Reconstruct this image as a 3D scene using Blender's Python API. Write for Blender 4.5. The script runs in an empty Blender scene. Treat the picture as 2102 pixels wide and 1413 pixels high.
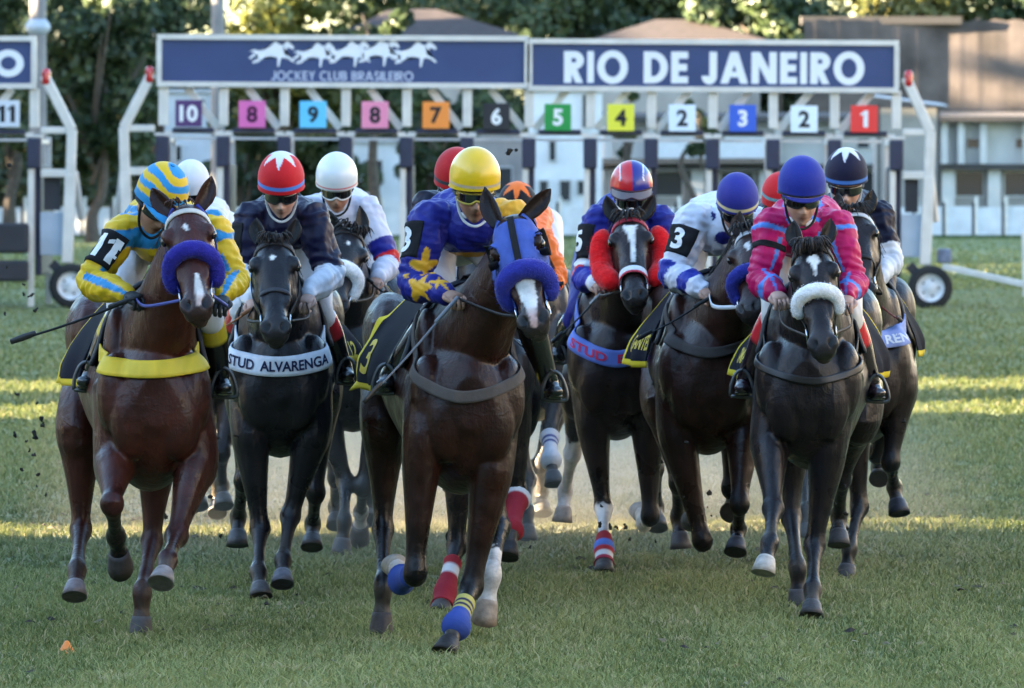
import bpy, bmesh, math, random
import numpy as np
from mathutils import Vector, Matrix, noise
from mathutils.bvhtree import BVHTree
random.seed(7)
RNG = np.random.default_rng(7)
SC = bpy.context.scene
COL = SC.collection
R = math.radians

# ------------------------------------------------------------------ camera, sky, sun, exposure
F, HOR, CX, CH = 13272.0, 389.0, 1051.0, 2.03      # focal length in photo pixels, horizon row, centre column, eye height
cam_d = bpy.data.cameras.new('camera')
cam = bpy.data.objects.new('camera', cam_d); COL.objects.link(cam)
cam.location = (0, 0, CH); cam.rotation_euler = (R(90), 0, 0)
cam_d.sensor_width = 36.0
cam_d.lens = 36.0 * F / 2102.0
cam_d.shift_y = -(706.5 - HOR) / 2102.0
cam_d.clip_start = 0.5; cam_d.clip_end = 1500
cam_d.dof.use_dof = True
cam_d.dof.focus_distance = 29.0
cam_d.dof.aperture_fstop = 9.0
SC.camera = cam

SUN_EL, SUN_AZ = 8.5, -96.0        # degrees; azimuth measured from +Y towards +X: the sun stands left and a little behind the camera
world = bpy.data.worlds.new('World'); SC.world = world; world.use_nodes = True
wn = world.node_tree.nodes; wl = world.node_tree.links
bg = wn.get('Background') or wn.new('ShaderNodeBackground')
out = wn.get('World Output') or wn.new('ShaderNodeOutputWorld')
wl.new(bg.outputs[0], out.inputs[0])
sky = wn.new('ShaderNodeTexSky'); sky.sky_type = 'NISHITA'; sky.sun_disc = False
sky.sun_elevation = R(SUN_EL); sky.sun_rotation = R(SUN_AZ)
sky.air_density = 1.0; sky.dust_density = 0.6; sky.ozone_density = 2.0
wl.new(sky.outputs[0], bg.inputs[0]); bg.inputs[1].default_value = 0.05
sun_d = bpy.data.lights.new('sun', 'SUN'); sun = bpy.data.objects.new('sun', sun_d); COL.objects.link(sun)
sun_d.energy = 5.0; sun_d.angle = R(0.53); sun_d.color = (1.0, 0.80, 0.52)
_sd = Vector((math.sin(R(SUN_AZ)) * math.cos(R(SUN_EL)), math.cos(R(SUN_AZ)) * math.cos(R(SUN_EL)), math.sin(R(SUN_EL))))
sun.rotation_euler = _sd.to_track_quat('Z', 'Y').to_euler()
SC.view_settings.view_transform = 'Standard'; SC.view_settings.look = 'None'
SC.view_settings.gamma = 1.0; SC.view_settings.use_curve_mapping = False
SC.view_settings.exposure = 4.82
SC.cycles.max_bounces = 5; SC.cycles.diffuse_bounces = 2; SC.cycles.glossy_bounces = 2
SC.cycles.use_denoising = True

# ------------------------------------------------------------------ small helpers
def lin(h):
    """sRGB hex string -> linear rgb"""
    h = h.lstrip('#'); c = [int(h[i:i + 2], 16) / 255 for i in (0, 2, 4)]
    return tuple((x / 12.92 if x <= 0.04045 else ((x + 0.055) / 1.055) ** 2.4) for x in c)

def W(px, py, Y):
    """photo pixel at depth Y -> world point"""
    return np.array([(px - CX) / F * Y, Y, CH - (py - HOR) / F * Y])

def toward(parent, px, py, L, sign):
    """point on the sight line of a photo pixel at distance L from parent; sign + is nearer to the camera"""
    d = np.array([(px - CX) / F, 1.0, -(py - HOR) / F]); c = np.array([0, 0, CH])
    q = np.asarray(parent) - c
    a = d @ d; b = -2 * d @ q; e = q @ q - L * L
    disc = b * b - 4 * a * e
    t = -b / (2 * a) if disc < 0 else (-b - sign * math.sqrt(disc)) / (2 * a)
    return c + t * d

def nrm(v):
    v = np.asarray(v, float); n = np.linalg.norm(v)
    return v / n if n > 1e-9 else v

def empty(name, loc, label=None, cat=None, group=None, kind=None):
    o = bpy.data.objects.new(name, None); COL.objects.link(o)
    o.location = loc; o.empty_display_size = 0.2
    tag(o, label, cat, group, kind)
    return o

def tag(o, label=None, cat=None, group=None, kind=None):
    if label: o['label'] = label
    if cat: o['category'] = cat
    if group: o['group'] = group
    if kind: o['kind'] = kind
    return o

class MB:
    """collects vertices and faces"""
    def __init__(s): s.V = []; s.F = []; s.n = 0; s.C = []; s.M = []
    def add(s, V, F, col=None, mat=0):
        V = np.asarray(V, float).reshape(-1, 3)
        s.V.append(V); o = s.n
        s.F += [tuple(i + o for i in f) for f in F]
        s.M += [mat] * len(F)
        s.n += len(V)
        if col is not None:
            c = np.asarray(col, float)
            s.C.append(np.broadcast_to(c, (len(V), 3)) if c.ndim == 1 else c)
        elif s.C: s.C.append(np.full((len(V), 3), 0.5))
        return s
    def verts(s): return np.concatenate(s.V) if s.V else np.zeros((0, 3))
    def cols(s): return np.concatenate(s.C) if s.C else None
    def box(s, lo, hi, **k):
        x0, y0, z0 = lo; x1, y1, z1 = hi
        V = [(x0, y0, z0), (x1, y0, z0), (x1, y1, z0), (x0, y1, z0), (x0, y0, z1), (x1, y0, z1), (x1, y1, z1), (x0, y1, z1)]
        return s.add(V, [(0, 3, 2, 1), (4, 5, 6, 7), (0, 1, 5, 4), (1, 2, 6, 5), (2, 3, 7, 6), (3, 0, 4, 7)], **k)
    def bar(s, a, b, w, h=None, up=(0, 0, 1), **k):
        """square bar from a to b"""
        a = np.asarray(a, float); b = np.asarray(b, float); h = h or w
        t = nrm(b - a); u = np.asarray(up, float)
        if abs(t @ u) > 0.98: u = np.array([0, 1.0, 0])
        sd = nrm(np.cross(t, u)); u = np.cross(sd, t)
        V = []
        for p in (a, b):
            for i, j in ((-1, -1), (1, -1), (1, 1), (-1, 1)): V.append(p + sd * w / 2 * i + u * h / 2 * j)
        return s.add(V, [(0, 1, 2, 3), (7, 6, 5, 4), (0, 4, 5, 1), (1, 5, 6, 2), (2, 6, 7, 3), (3, 7, 4, 0)], **k)
    def limb(s, pts, rad, side=(1, 0, 0), n=14, sub=4, caps=True, col=None, curve=True):
        """tapered tube through pts; rad rows are (radius along side, radius across)"""
        P = np.asarray(pts, float); Rd = np.asarray(rad, float)
        if Rd.ndim == 1: Rd = np.stack([Rd, Rd], 1)
        if curve and len(P) > 1: P = cr(P, sub); Rd = np.maximum(cr(Rd, sub), 1e-4)
        T = np.gradient(P, axis=0); T /= np.linalg.norm(T, axis=1, keepdims=True) + 1e-9
        sd = np.asarray(side, float)
        if sd.ndim == 2 and len(sd) != len(P): sd = cr(sd, sub)
        if sd.ndim == 1: sd = np.broadcast_to(sd, P.shape)
        S = sd - (sd * T).sum(1, keepdims=True) * T
        S /= np.linalg.norm(S, axis=1, keepdims=True) + 1e-9
        O = np.cross(T, S)
        if caps:
            r0 = Rd[0].min() * .55; r1 = Rd[-1].min() * .55
            P = np.concatenate([[P[0] - T[0] * r0], P, [P[-1] + T[-1] * r1]])
            Rd = np.concatenate([[Rd[0] * .6], Rd, [Rd[-1] * .6]])
            S = np.concatenate([[S[0]], S, [S[-1]]]); O = np.concatenate([[O[0]], O, [O[-1]]])
        a = np.arange(n) / n * 2 * math.pi
        V = P[:, None] + S[:, None] * (np.cos(a)[None, :, None] * Rd[:, None, :1]) + O[:, None] * (np.sin(a)[None, :, None] * Rd[:, None, 1:])
        m = len(P)
        Fs = [(i * n + j, i * n + (j + 1) % n, (i + 1) * n + (j + 1) % n, (i + 1) * n + j) for i in range(m - 1) for j in range(n)]
        Fs += [tuple(range(n - 1, -1, -1)), tuple((m - 1) * n + j for j in range(n))]
        if col is not None and np.asarray(col).ndim == 2:
            cc = np.asarray(col, float)
            if len(cc) != m: cc = cc[np.clip(np.round(np.linspace(0, len(cc) - 1, m)).astype(int), 0, len(cc) - 1)]
            col = np.repeat(cc, n, axis=0)
        return s.add(V.reshape(-1, 3), Fs, col=col)
    def ell(s, c, r, ax=None, nu=14, nv=10, col=None):
        c = np.asarray(c, float); ax = np.eye(3) if ax is None else np.asarray(ax, float); r = np.asarray(r, float) * np.ones(3)
        V = [c + ax[2] * r[2]]
        for i in range(1, nv):
            ph = math.pi * i / nv
            for j in range(nu):
                th = 2 * math.pi * j / nu
                V.append(c + ax[0] * r[0] * math.sin(ph) * math.cos(th) + ax[1] * r[1] * math.sin(ph) * math.sin(th) + ax[2] * r[2] * math.cos(ph))
        V.append(c - ax[2] * r[2])
        Fs = [(0, 1 + j, 1 + (j + 1) % nu) for j in range(nu)]
        for i in range(nv - 2):
            for j in range(nu):
                a = 1 + i * nu + j; b = 1 + i * nu + (j + 1) % nu
                Fs.append((a, a + nu, b + nu, b))
        e = len(V) - 1; o = 1 + (nv - 2) * nu
        Fs += [(o + (j + 1) % nu, o + j, e) for j in range(nu)]
        return s.add(V, Fs, col=col)
    def grid(s, P, col=None, loop=False):
        """P: (m,n,3) sheet"""
        P = np.asarray(P); m, n = P.shape[:2]
        Fs = [(i * n + j, i * n + j + 1, (i + 1) * n + j + 1, (i + 1) * n + j) for i in range(m - 1) for j in range(n - 1)]
        if loop: Fs += [(i * n + n - 1, i * n, (i + 1) * n, (i + 1) * n + n - 1) for i in range(m - 1)]
        return s.add(P.reshape(-1, 3), Fs, col=None if col is None else np.asarray(col).reshape(-1, 3))
    def build(s, name, mat, parent=None, smooth=True, cols=None, solid=0.0, bevel=0.0):
        return mk(name, s.verts(), s.F, mat, parent, cols if cols is not None else s.cols(), smooth, s.M if any(s.M) else None, solid, bevel)

def cr(P, sub):
    P = np.asarray(P, float); n = len(P)
    if n < 3:
        t = np.linspace(0, 1, sub * (n - 1) + 1)[:, None]
        return P[0] * (1 - t) + P[-1] * t
    E = np.concatenate([[2 * P[0] - P[1]], P, [2 * P[-1] - P[-2]]])
    o = []
    for i in range(n - 1):
        a, b, c, d = E[i], E[i + 1], E[i + 2], E[i + 3]
        for k in range(sub):
            t = k / sub
            o.append(.5 * (2 * b + (c - a) * t + (2 * a - 5 * b + 4 * c - d) * t * t + (3 * b - a - 3 * c + d) * t ** 3))
    o.append(P[-1])
    return np.array(o)

def wloc(o):
    v = np.zeros(3)
    while o is not None: v = v + np.array(o.location); o = o.parent
    return v

def mk(name, V, Fs, mat, parent=None, cols=None, smooth=True, mids=None, solid=0.0, bevel=0.0):
    """one mesh object; V in world coordinates"""
    V = np.asarray(V, float)
    if parent is not None: V = V - wloc(parent)
    me = bpy.data.meshes.new(name)
    me.from_pydata(V.tolist(), [], [tuple(int(i) for i in f) for f in Fs])
    mats = mat if isinstance(mat, (list, tuple)) else [mat]
    for m in mats: me.materials.append(m)
    if mids is not None: me.polygons.foreach_set('material_index', np.asarray(mids, dtype=np.int32))
    if cols is not None:
        at = me.color_attributes.new('Col', 'FLOAT_COLOR', 'POINT')
        c = np.ones((len(V), 4), np.float32); c[:, :3] = cols
        at.data.foreach_set('color', c.ravel())
    if smooth: me.polygons.foreach_set('use_smooth', np.ones(len(me.polygons), bool))
    me.update()
    o = bpy.data.objects.new(name, me); COL.objects.link(o)
    if parent is not None: o.parent = parent
    if solid:
        md = o.modifiers.new('solid', 'SOLIDIFY'); md.thickness = solid; md.offset = 1
    if bevel:
        md = o.modifiers.new('bevel', 'BEVEL'); md.width = bevel; md.segments = 2; md.limit_method = 'ANGLE'
    return o

def remesh(mb, voxel, iters=3):
    """union of overlapping closed shapes -> V, F (numpy)"""
    me = bpy.data.meshes.new('t'); me.from_pydata(mb.verts().tolist(), [], mb.F)
    o = bpy.data.objects.new('t', me); COL.objects.link(o)
    m = o.modifiers.new('r', 'REMESH'); m.mode = 'VOXEL'; m.voxel_size = voxel; m.adaptivity = 0
    m2 = o.modifiers.new('s', 'SMOOTH'); m2.iterations = iters; m2.factor = .5
    dg = bpy.context.evaluated_depsgraph_get()
    ev = o.evaluated_get(dg); em = ev.to_mesh()
    V = np.empty(len(em.vertices) * 3, np.float32); em.vertices.foreach_get('co', V)
    ls = np.empty(len(em.loops), np.int32); em.loops.foreach_get('vertex_index', ls)
    st = np.empty(len(em.polygons), np.int32); em.polygons.foreach_get('loop_total', st)
    if (st == 4).all(): Fs = ls.reshape(-1, 4)
    else:
        Fs = []; p = 0
        for t in st: Fs.append(tuple(ls[p:p + t])); p += t
    V = V.reshape(-1, 3).astype(float)
    ev.to_mesh_clear(); bpy.data.objects.remove(o); bpy.data.meshes.remove(me)
    return V, Fs

def bvh(V, Fs): return BVHTree.FromPolygons([tuple(v) for v in V.tolist()], [tuple(int(i) for i in f) for f in Fs])

def fbm(V, sc, seed=0.0):
    """cheap smooth pseudo-noise in [-1,1]: sums of sines"""
    rs = np.random.default_rng(int(seed * 1000) + 11); o = np.zeros(len(V)); amp = 0
    for k in range(6):
        d = rs.normal(size=3) * sc * (1 + .5 * k); a = 1 / (1 + .5 * k)
        o += a * np.sin(V @ d + rs.uniform(0, 6.28)); amp += a
    return o / amp * 1.8

# ------------------------------------------------------------------ materials
MATS = {}
def mat(name, rgb=None, rough=.5, spec=.5, metal=0.0, attr=False, bump=0.0, bscale=40.0, var=0.0, vscale=6.0, sheen=0.0, coat=0.0, stretch=None, detail=3.0, emis=None, trans=0.0):
    if name in MATS: return MATS[name]
    m = bpy.data.materials.new(name); m.use_nodes = True; MATS[name] = m
    nt = m.node_tree; N = nt.nodes; L = nt.links; b = N['Principled BSDF']
    b.inputs['Roughness'].default_value = rough
    b.inputs['Specular IOR Level'].default_value = spec
    b.inputs['Metallic'].default_value = metal
    if sheen: b.inputs['Sheen Weight'].default_value = sheen; b.inputs['Sheen Roughness'].default_value = .4
    if coat: b.inputs['Coat Weight'].default_value = coat; b.inputs['Coat Roughness'].default_value = .22
    if trans: b.inputs['Transmission Weight'].default_value = trans
    tc = N.new('ShaderNodeTexCoord'); src = tc.outputs['Object']
    if stretch:
        mp = N.new('ShaderNodeMapping'); mp.inputs['Scale'].default_value = stretch; L.new(src, mp.inputs[0]); src = mp.outputs[0]
    if attr:
        at = N.new('ShaderNodeAttribute'); at.attribute_name = 'Col'; c = at.outputs['Color']
    else:
        rg = N.new('ShaderNodeRGB'); rg.outputs[0].default_value = (*rgb, 1); c = rg.outputs[0]
    if var:
        nz = N.new('ShaderNodeTexNoise'); nz.inputs['Scale'].default_value = vscale; nz.inputs['Detail'].default_value = 5; L.new(src, nz.inputs['Vector'])
        mr = N.new('ShaderNodeMapRange'); mr.inputs['From Min'].default_value = .3; mr.inputs['From Max'].default_value = .7
        mr.inputs['To Min'].default_value = 1 - var; mr.inputs['To Max'].default_value = 1 + var; L.new(nz.outputs['Fac'], mr.inputs['Value'])
        vm = N.new('ShaderNodeVectorMath'); vm.operation = 'SCALE'; L.new(c, vm.inputs[0]); L.new(mr.outputs[0], vm.inputs['Scale']); c = vm.outputs[0]
    L.new(c, b.inputs['Base Color'])
    if emis: b.inputs['Emission Color'].default_value = (*rgb, 1); b.inputs['Emission Strength'].default_value = emis
    if bump:
        n2 = N.new('ShaderNodeTexNoise'); n2.inputs['Scale'].default_value = bscale; n2.inputs['Detail'].default_value = detail; L.new(src, n2.inputs['Vector'])
        bp = N.new('ShaderNodeBump'); bp.inputs['Strength'].default_value = bump; bp.inputs['Distance'].default_value = .01
        L.new(n2.outputs['Fac'], bp.inputs['Height']); L.new(bp.outputs[0], b.inputs['Normal'])
    return m

def coat_material():
    m = mat('coat', attr=True, rough=.46, spec=.24, coat=.04, var=.32, vscale=11)
    nt = m.node_tree; N = nt.nodes; L = nt.links; b = N['Principled BSDF']; tc = N['Texture Coordinate']
    def nz(sc, det, dist=0.0):
        n = N.new('ShaderNodeTexNoise'); n.inputs['Scale'].default_value = sc; n.inputs['Detail'].default_value = det; n.inputs['Distortion'].default_value = dist; L.new(tc.outputs['Object'], n.inputs['Vector']); return n
    def mth(op, x, y=None, z=None):
        q = N.new('ShaderNodeMath'); q.operation = op
        for i, v in enumerate((x, y, z)):
            if v is None: continue
            if hasattr(v, 'links'): L.new(v, q.inputs[i])
            else: q.inputs[i].default_value = v
        return q.outputs[0]
    # veins: thin ridges along the level lines of a slow noise
    v = nz(4.2, 1.5, .6); rid = mth('SUBTRACT', 1.0, mth('MINIMUM', mth('MULTIPLY', mth('ABSOLUTE', mth('SUBTRACT', v.outputs['Fac'], .5)), 42.0), 1.0))
    msk = nz(2.0, 1); rid = mth('MULTIPLY', rid, mth('MULTIPLY', mth('SUBTRACT', msk.outputs['Fac'], .42), 3.0))
    mus = nz(9, 2.5, .3); hair = nz(95, 6); mpx = N.new('ShaderNodeMapping'); mpx.inputs['Scale'].default_value = (24, 24, 5); L.new(tc.outputs['Object'], mpx.inputs[0]); stri = N.new('ShaderNodeTexNoise'); stri.inputs['Scale'].default_value = 1.0; stri.inputs['Detail'].default_value = 4; stri.inputs['Distortion'].default_value = .8; L.new(mpx.outputs[0], stri.inputs['Vector'])
    h = mth('ADD', mth('MULTIPLY', mus.outputs['Fac'], 1.6), mth('ADD', mth('MULTIPLY_ADD', rid, .35, mth('MULTIPLY', stri.outputs['Fac'], .7)), mth('MULTIPLY', hair.outputs['Fac'], .34)))
    bp = N.new('ShaderNodeBump'); bp.inputs['Strength'].default_value = .6; bp.inputs['Distance'].default_value = .010
    L.new(h, bp.inputs['Height']); L.new(bp.outputs[0], b.inputs['Normal'])
    sw = nz(6, 5, .4); r = mth('MULTIPLY_ADD', sw.outputs['Fac'], .8, -.04); L.new(r, b.inputs['Roughness'])
    return m
COAT = coat_material()
SILK = mat('silk', attr=True, rough=.45, spec=.22, sheen=.04, bump=.85, bscale=13, detail=5, stretch=(1, 1, .5))
CLOTH = mat('cloth', attr=True, rough=.8, spec=.2, bump=.25, bscale=40)
SKIN = mat('skin', attr=True, rough=.5, spec=.35, bump=.05, bscale=90)
SHELL = mat('helmet_shell', attr=True, rough=.28, spec=.5, coat=.3)
CAP = mat('cap_cloth', attr=True, rough=.7, spec=.25, sheen=.2, bump=.12, bscale=60)
FLEECE = mat('fleece', attr=True, rough=.95, spec=.1, sheen=.25, bump=.5, bscale=130, detail=4, var=.10, vscale=90)
LEATHER = mat('leather', rgb=(.012, .010, .010), rough=.38, spec=.5)
BOOT = mat('boot_leather', attr=True, rough=.22, spec=.6, coat=.4, bump=.35, bscale=14)
WEB = mat('webbing', attr=True, rough=.6, spec=.3, bump=.1, bscale=120)
STEEL = mat('steel', rgb=(.55, .55, .56), rough=.25, metal=1.0)
HOOF = mat('hoof', attr=True, rough=.55, spec=.3, bump=.3, bscale=45, var=.3, vscale=25)
HAIR = mat('hair', attr=True, rough=.5, spec=.4)
LENS = mat('goggle_lens', rgb=(.006, .006, .008), rough=.06, spec=.8, coat=.5)
EYE = mat('eye', rgb=(.008, .005, .004), rough=.05, spec=.8)
PRINT = mat('print', attr=True, rough=.6, spec=.2)

# ------------------------------------------------------------------ text
_txt = {}
def text2d(s, bold=0.0, maxedge=None):
    """text as flat mesh, cap height 1, centred: V (n,2), triangles"""
    key = (s, bold, maxedge)
    if key in _txt: return _txt[key]
    if set(s) == {'1'}:
        # a plain figure one with a flag
        V = []; T = []
        for k in range(len(s)):
            g0 = []
            for zz in np.linspace(0, .66, 6): g0.append([(.20 + .065 * c, zz) for c in range(5)])
            for f_ in np.linspace(0, 1, 5)[1:]:
                xl = .20 * (1 - f_) + .22 * f_
                g0.append([(xl + (.46 - xl) * c / 4, .66 + .34 * f_) for c in range(5)])
            q = np.array(g0).reshape(-1, 2); m_ = len(g0); fl_ = np.array([(.02, .66), (.11, .715), (.20, .77), (.02, .80), (.12, .88), (.21, .93)])
            o = len(V); V += (q + np.array([k * .60, 0])).tolist(); T += [tuple(o + a_ for a_ in (r_ * 5 + c, r_ * 5 + c + 1, (r_ + 1) * 5 + c + 1, (r_ + 1) * 5 + c)) for r_ in range(m_ - 1) for c in range(4)]
            o = len(V); V += (fl_ + np.array([k * .60, 0])).tolist(); T += [(o, o + 1, o + 4, o + 3), (o + 1, o + 2, o + 5, o + 4)]
        V = np.array(V); V = V - (V.max(0) + V.min(0)) / 2
        _txt[key] = (V, T); return _txt[key]
    cu = bpy.data.curves.new('t', 'FONT'); cu.body = s; cu.size = 1.0; cu.fill_mode = 'FRONT'; cu.offset = bold; cu.resolution_u = 4
    o = bpy.data.objects.new('t', cu); COL.objects.link(o)
    dg = bpy.context.evaluated_depsgraph_get(); ev = o.evaluated_get(dg); em = ev.to_mesh()
    bm = bmesh.new(); bm.from_mesh(em); ev.to_mesh_clear()
    bmesh.ops.triangulate(bm, faces=bm.faces[:])
    if maxedge:
        for _ in range(6):
            es = [e for e in bm.edges if e.calc_length() > maxedge]
            if not es: break
            bmesh.ops.subdivide_edges(bm, edges=es, cuts=1); bmesh.ops.triangulate(bm, faces=bm.faces[:])
    bm.verts.ensure_lookup_table()
    V = np.array([v.co[:2] for v in bm.verts]); T = [tuple(v.index for v in f.verts) for f in bm.faces]
    bm.free(); bpy.data.objects.remove(o); bpy.data.curves.remove(cu)
    V = V - (V.max(0) + V.min(0)) / 2
    h = V[:, 1].max() - V[:, 1].min()
    V /= h
    _txt[key] = (V, T)
    return _txt[key]

def wrap_text(name, s, centre, right, up, normal, width, height, tree, parent, col, off=.004, bold=.03, reach=.4, matl=None, squash=None):
    """flat lettering laid onto the surface in tree by projection along -normal"""
    V, T = text2d(s, bold, .25)
    w = V[:, 0].max() - V[:, 0].min(); width = width or w * height
    P = np.asarray(centre) + np.outer(V[:, 0] * width / w, right) + np.outer(V[:, 1] * height, up)
    n = nrm(normal); out = np.empty_like(P); ok = np.zeros(len(P), bool)
    for i, p in enumerate(P):
        h = tree.ray_cast(Vector(p + n * reach), Vector(-n), reach * 2)
        if h[0] is not None: out[i] = np.array(h[0]) + n * off; ok[i] = True
    T = [t for t in T if ok[list(t)].all()]
    if not T: return None
    used = sorted({i for t in T for i in t}); mp = {k: i for i, k in enumerate(used)}
    return mk(name, out[used], [tuple(mp[i] for i in t) for t in T], matl or PRINT, parent, np.tile(col, (len(used), 1)), smooth=False)

def flat_text(name, s, centre, right, up, width, height, col, parent, bold=.03):
    V, T = text2d(s, bold)
    w = V[:, 0].max() - V[:, 0].min(); width = width or w * height
    P = np.asarray(centre) + np.outer(V[:, 0] * width / w, right) + np.outer(V[:, 1] * height, up)
    return mk(name, P, T, PRINT, parent, np.tile(col, (len(P), 1)), smooth=False)
# ------------------------------------------------------------------ ground
def ground_material():
    m = bpy.data.materials.new('turf'); m.use_nodes = True; nt = m.node_tree; N = nt.nodes; L = nt.links; b = N['Principled BSDF']
    b.inputs['Roughness'].default_value = .95; b.inputs['Specular IOR Level'].default_value = .1
    tc = N.new('ShaderNodeTexCoord')
    def noise_(sc, det=6, mp=None):
        n = N.new('ShaderNodeTexNoise'); n.inputs['Scale'].default_value = sc; n.inputs['Detail'].default_value = det
        if mp:
            q = N.new('ShaderNodeMapping'); q.inputs['Scale'].default_value = mp; L.new(tc.outputs['Object'], q.inputs[0]); L.new(q.outputs[0], n.inputs['Vector'])
        else: L.new(tc.outputs['Object'], n.inputs['Vector'])
        return n
    a = noise_(.35); c = noise_(9, 8); d = noise_(1.0, 5, (.25, .5, 1)); e = noise_(60, 4)
    r1 = N.new('ShaderNodeValToRGB'); r1.color_ramp.elements[0].position = .35; r1.color_ramp.elements[0].color = (.110, .138, .062, 1); r1.color_ramp.elements[1].position = .7; r1.color_ramp.elements[1].color = (.215, .225, .115, 1)
    L.new(d.outputs['Fac'], r1.inputs[0])
    r2 = N.new('ShaderNodeValToRGB'); r2.color_ramp.elements[0].position = .3; r2.color_ramp.elements[0].color = (.55, .55, .5, 1); r2.color_ramp.elements[1].position = .72; r2.color_ramp.elements[1].color = (1.35, 1.3, 1.15, 1)
    L.new(c.outputs['Fac'], r2.inputs[0])
    mx = N.new('ShaderNodeMix'); mx.data_type = 'RGBA'; mx.blend_type = 'MULTIPLY'; mx.inputs[0].default_value = .8; L.new(r1.outputs[0], mx.inputs[6]); L.new(r2.outputs[0], mx.inputs[7])
    # worn, dusty turf behind the field: an attribute painted per vertex of the sheet
    at = N.new('ShaderNodeAttribute'); at.attribute_name = 'Col'
    dust = N.new('ShaderNodeRGB'); dust.outputs[0].default_value = (.20, .165, .115, 1)
    mul = N.new('ShaderNodeMath'); mul.operation = 'MULTIPLY_ADD'; L.new(e.outputs['Fac'], mul.inputs[0]); mul.inputs[1].default_value = .5; mul.inputs[2].default_value = .55
    mu2 = N.new('ShaderNodeMath'); mu2.operation = 'MULTIPLY'; mu2.use_clamp = True; L.new(mul.outputs[0], mu2.inputs[0]); L.new(at.outputs['Fac'], mu2.inputs[1])
    m3 = N.new('ShaderNodeMix'); m3.data_type = 'RGBA'; L.new(mu2.outputs[0], m3.inputs[0]); L.new(mx.outputs[2], m3.inputs[6]); L.new(dust.outputs[0], m3.inputs[7])
    L.new(m3.outputs[2], b.inputs['Base Color'])
    bp = N.new('ShaderNodeBump'); bp.inputs['Strength'].default_value = .7; bp.inputs['Distance'].default_value = .03; L.new(c.outputs['Fac'], bp.inputs['Height']); L.new(bp.outputs[0], b.inputs['Normal'])
    return m

def wear(X, Y):
    """0..1: how trampled and dusty the turf is at a place"""
    n = fbm(np.stack([X, Y * .35, X * 0], -1).reshape(-1, 3), 1.6, 4).reshape(X.shape)
    return np.clip(np.exp(-((Y - 43) / 8.5) ** 2) * np.exp(-((X + .2) / 2.6) ** 4) * (1.0 + .35 * n), 0, 1)

gx = np.concatenate([[-150, -100, -60, -20], np.linspace(-9, 9, 37), [20, 60, 100, 150]]); gy = np.concatenate([[-110, 0, 15], np.linspace(20, 70, 51), [80, 95, 110, 150, 220, 300, 440]])
GX, GY = np.meshgrid(gx, gy, indexing='xy')
gm = MB(); w_ = wear(GX, GY); gm.grid(np.stack([GX, GY, 0 * GX], -1), col=np.stack([w_] * 3, -1))
tag(gm.build('ground', ground_material()), kind='structure')

# ------------------------------------------------------------------ grass blades
def fast_mesh(name, V, Fs, matl, cols):
    """uniform faces (n,k) from arrays"""
    me = bpy.data.meshes.new(name); k = Fs.shape[1]
    me.vertices.add(len(V)); me.vertices.foreach_set('co', V.astype(np.float32).ravel())
    me.loops.add(Fs.size); me.loops.foreach_set('vertex_index', Fs.astype(np.int32).ravel())
    me.polygons.add(len(Fs)); me.polygons.foreach_set('loop_start', np.arange(0, Fs.size, k, dtype=np.int32))
    at = me.color_attributes.new('Col', 'FLOAT_COLOR', 'POINT'); c = np.ones((len(V), 4), np.float32); c[:, :3] = cols; at.data.foreach_set('color', c.ravel())
    me.materials.append(matl); me.update(calc_edges=True); me.validate()
    o = bpy.data.objects.new(name, me); COL.objects.link(o); return o

def leaf_material(name, trans=.35):
    m = bpy.data.materials.new(name); m.use_nodes = True; nt = m.node_tree; N = nt.nodes; L = nt.links
    N.remove(N['Principled BSDF']); at = N.new('ShaderNodeAttribute'); at.attribute_name = 'Col'
    d = N.new('ShaderNodeBsdfDiffuse'); t = N.new('ShaderNodeBsdfTranslucent'); g = N.new('ShaderNodeBsdfGlossy'); g.inputs['Roughness'].default_value = .45; g.inputs['Color'].default_value = (.5, .5, .5, 1)
    mx = N.new('ShaderNodeMixShader'); mx.inputs[0].default_value = trans; m2 = N.new('ShaderNodeMixShader'); m2.inputs[0].default_value = .05
    L.new(at.outputs['Color'], d.inputs[0]); L.new(at.outputs['Color'], t.inputs[0]); L.new(d.outputs[0], mx.inputs[1]); L.new(t.outputs[0], mx.inputs[2]); L.new(mx.outputs[0], m2.inputs[1]); L.new(g.outputs[0], m2.inputs[2])
    L.new(m2.outputs[0], N['Material Output'].inputs[0]); return m
GRASS = leaf_material('grass_blade', .3)

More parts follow.
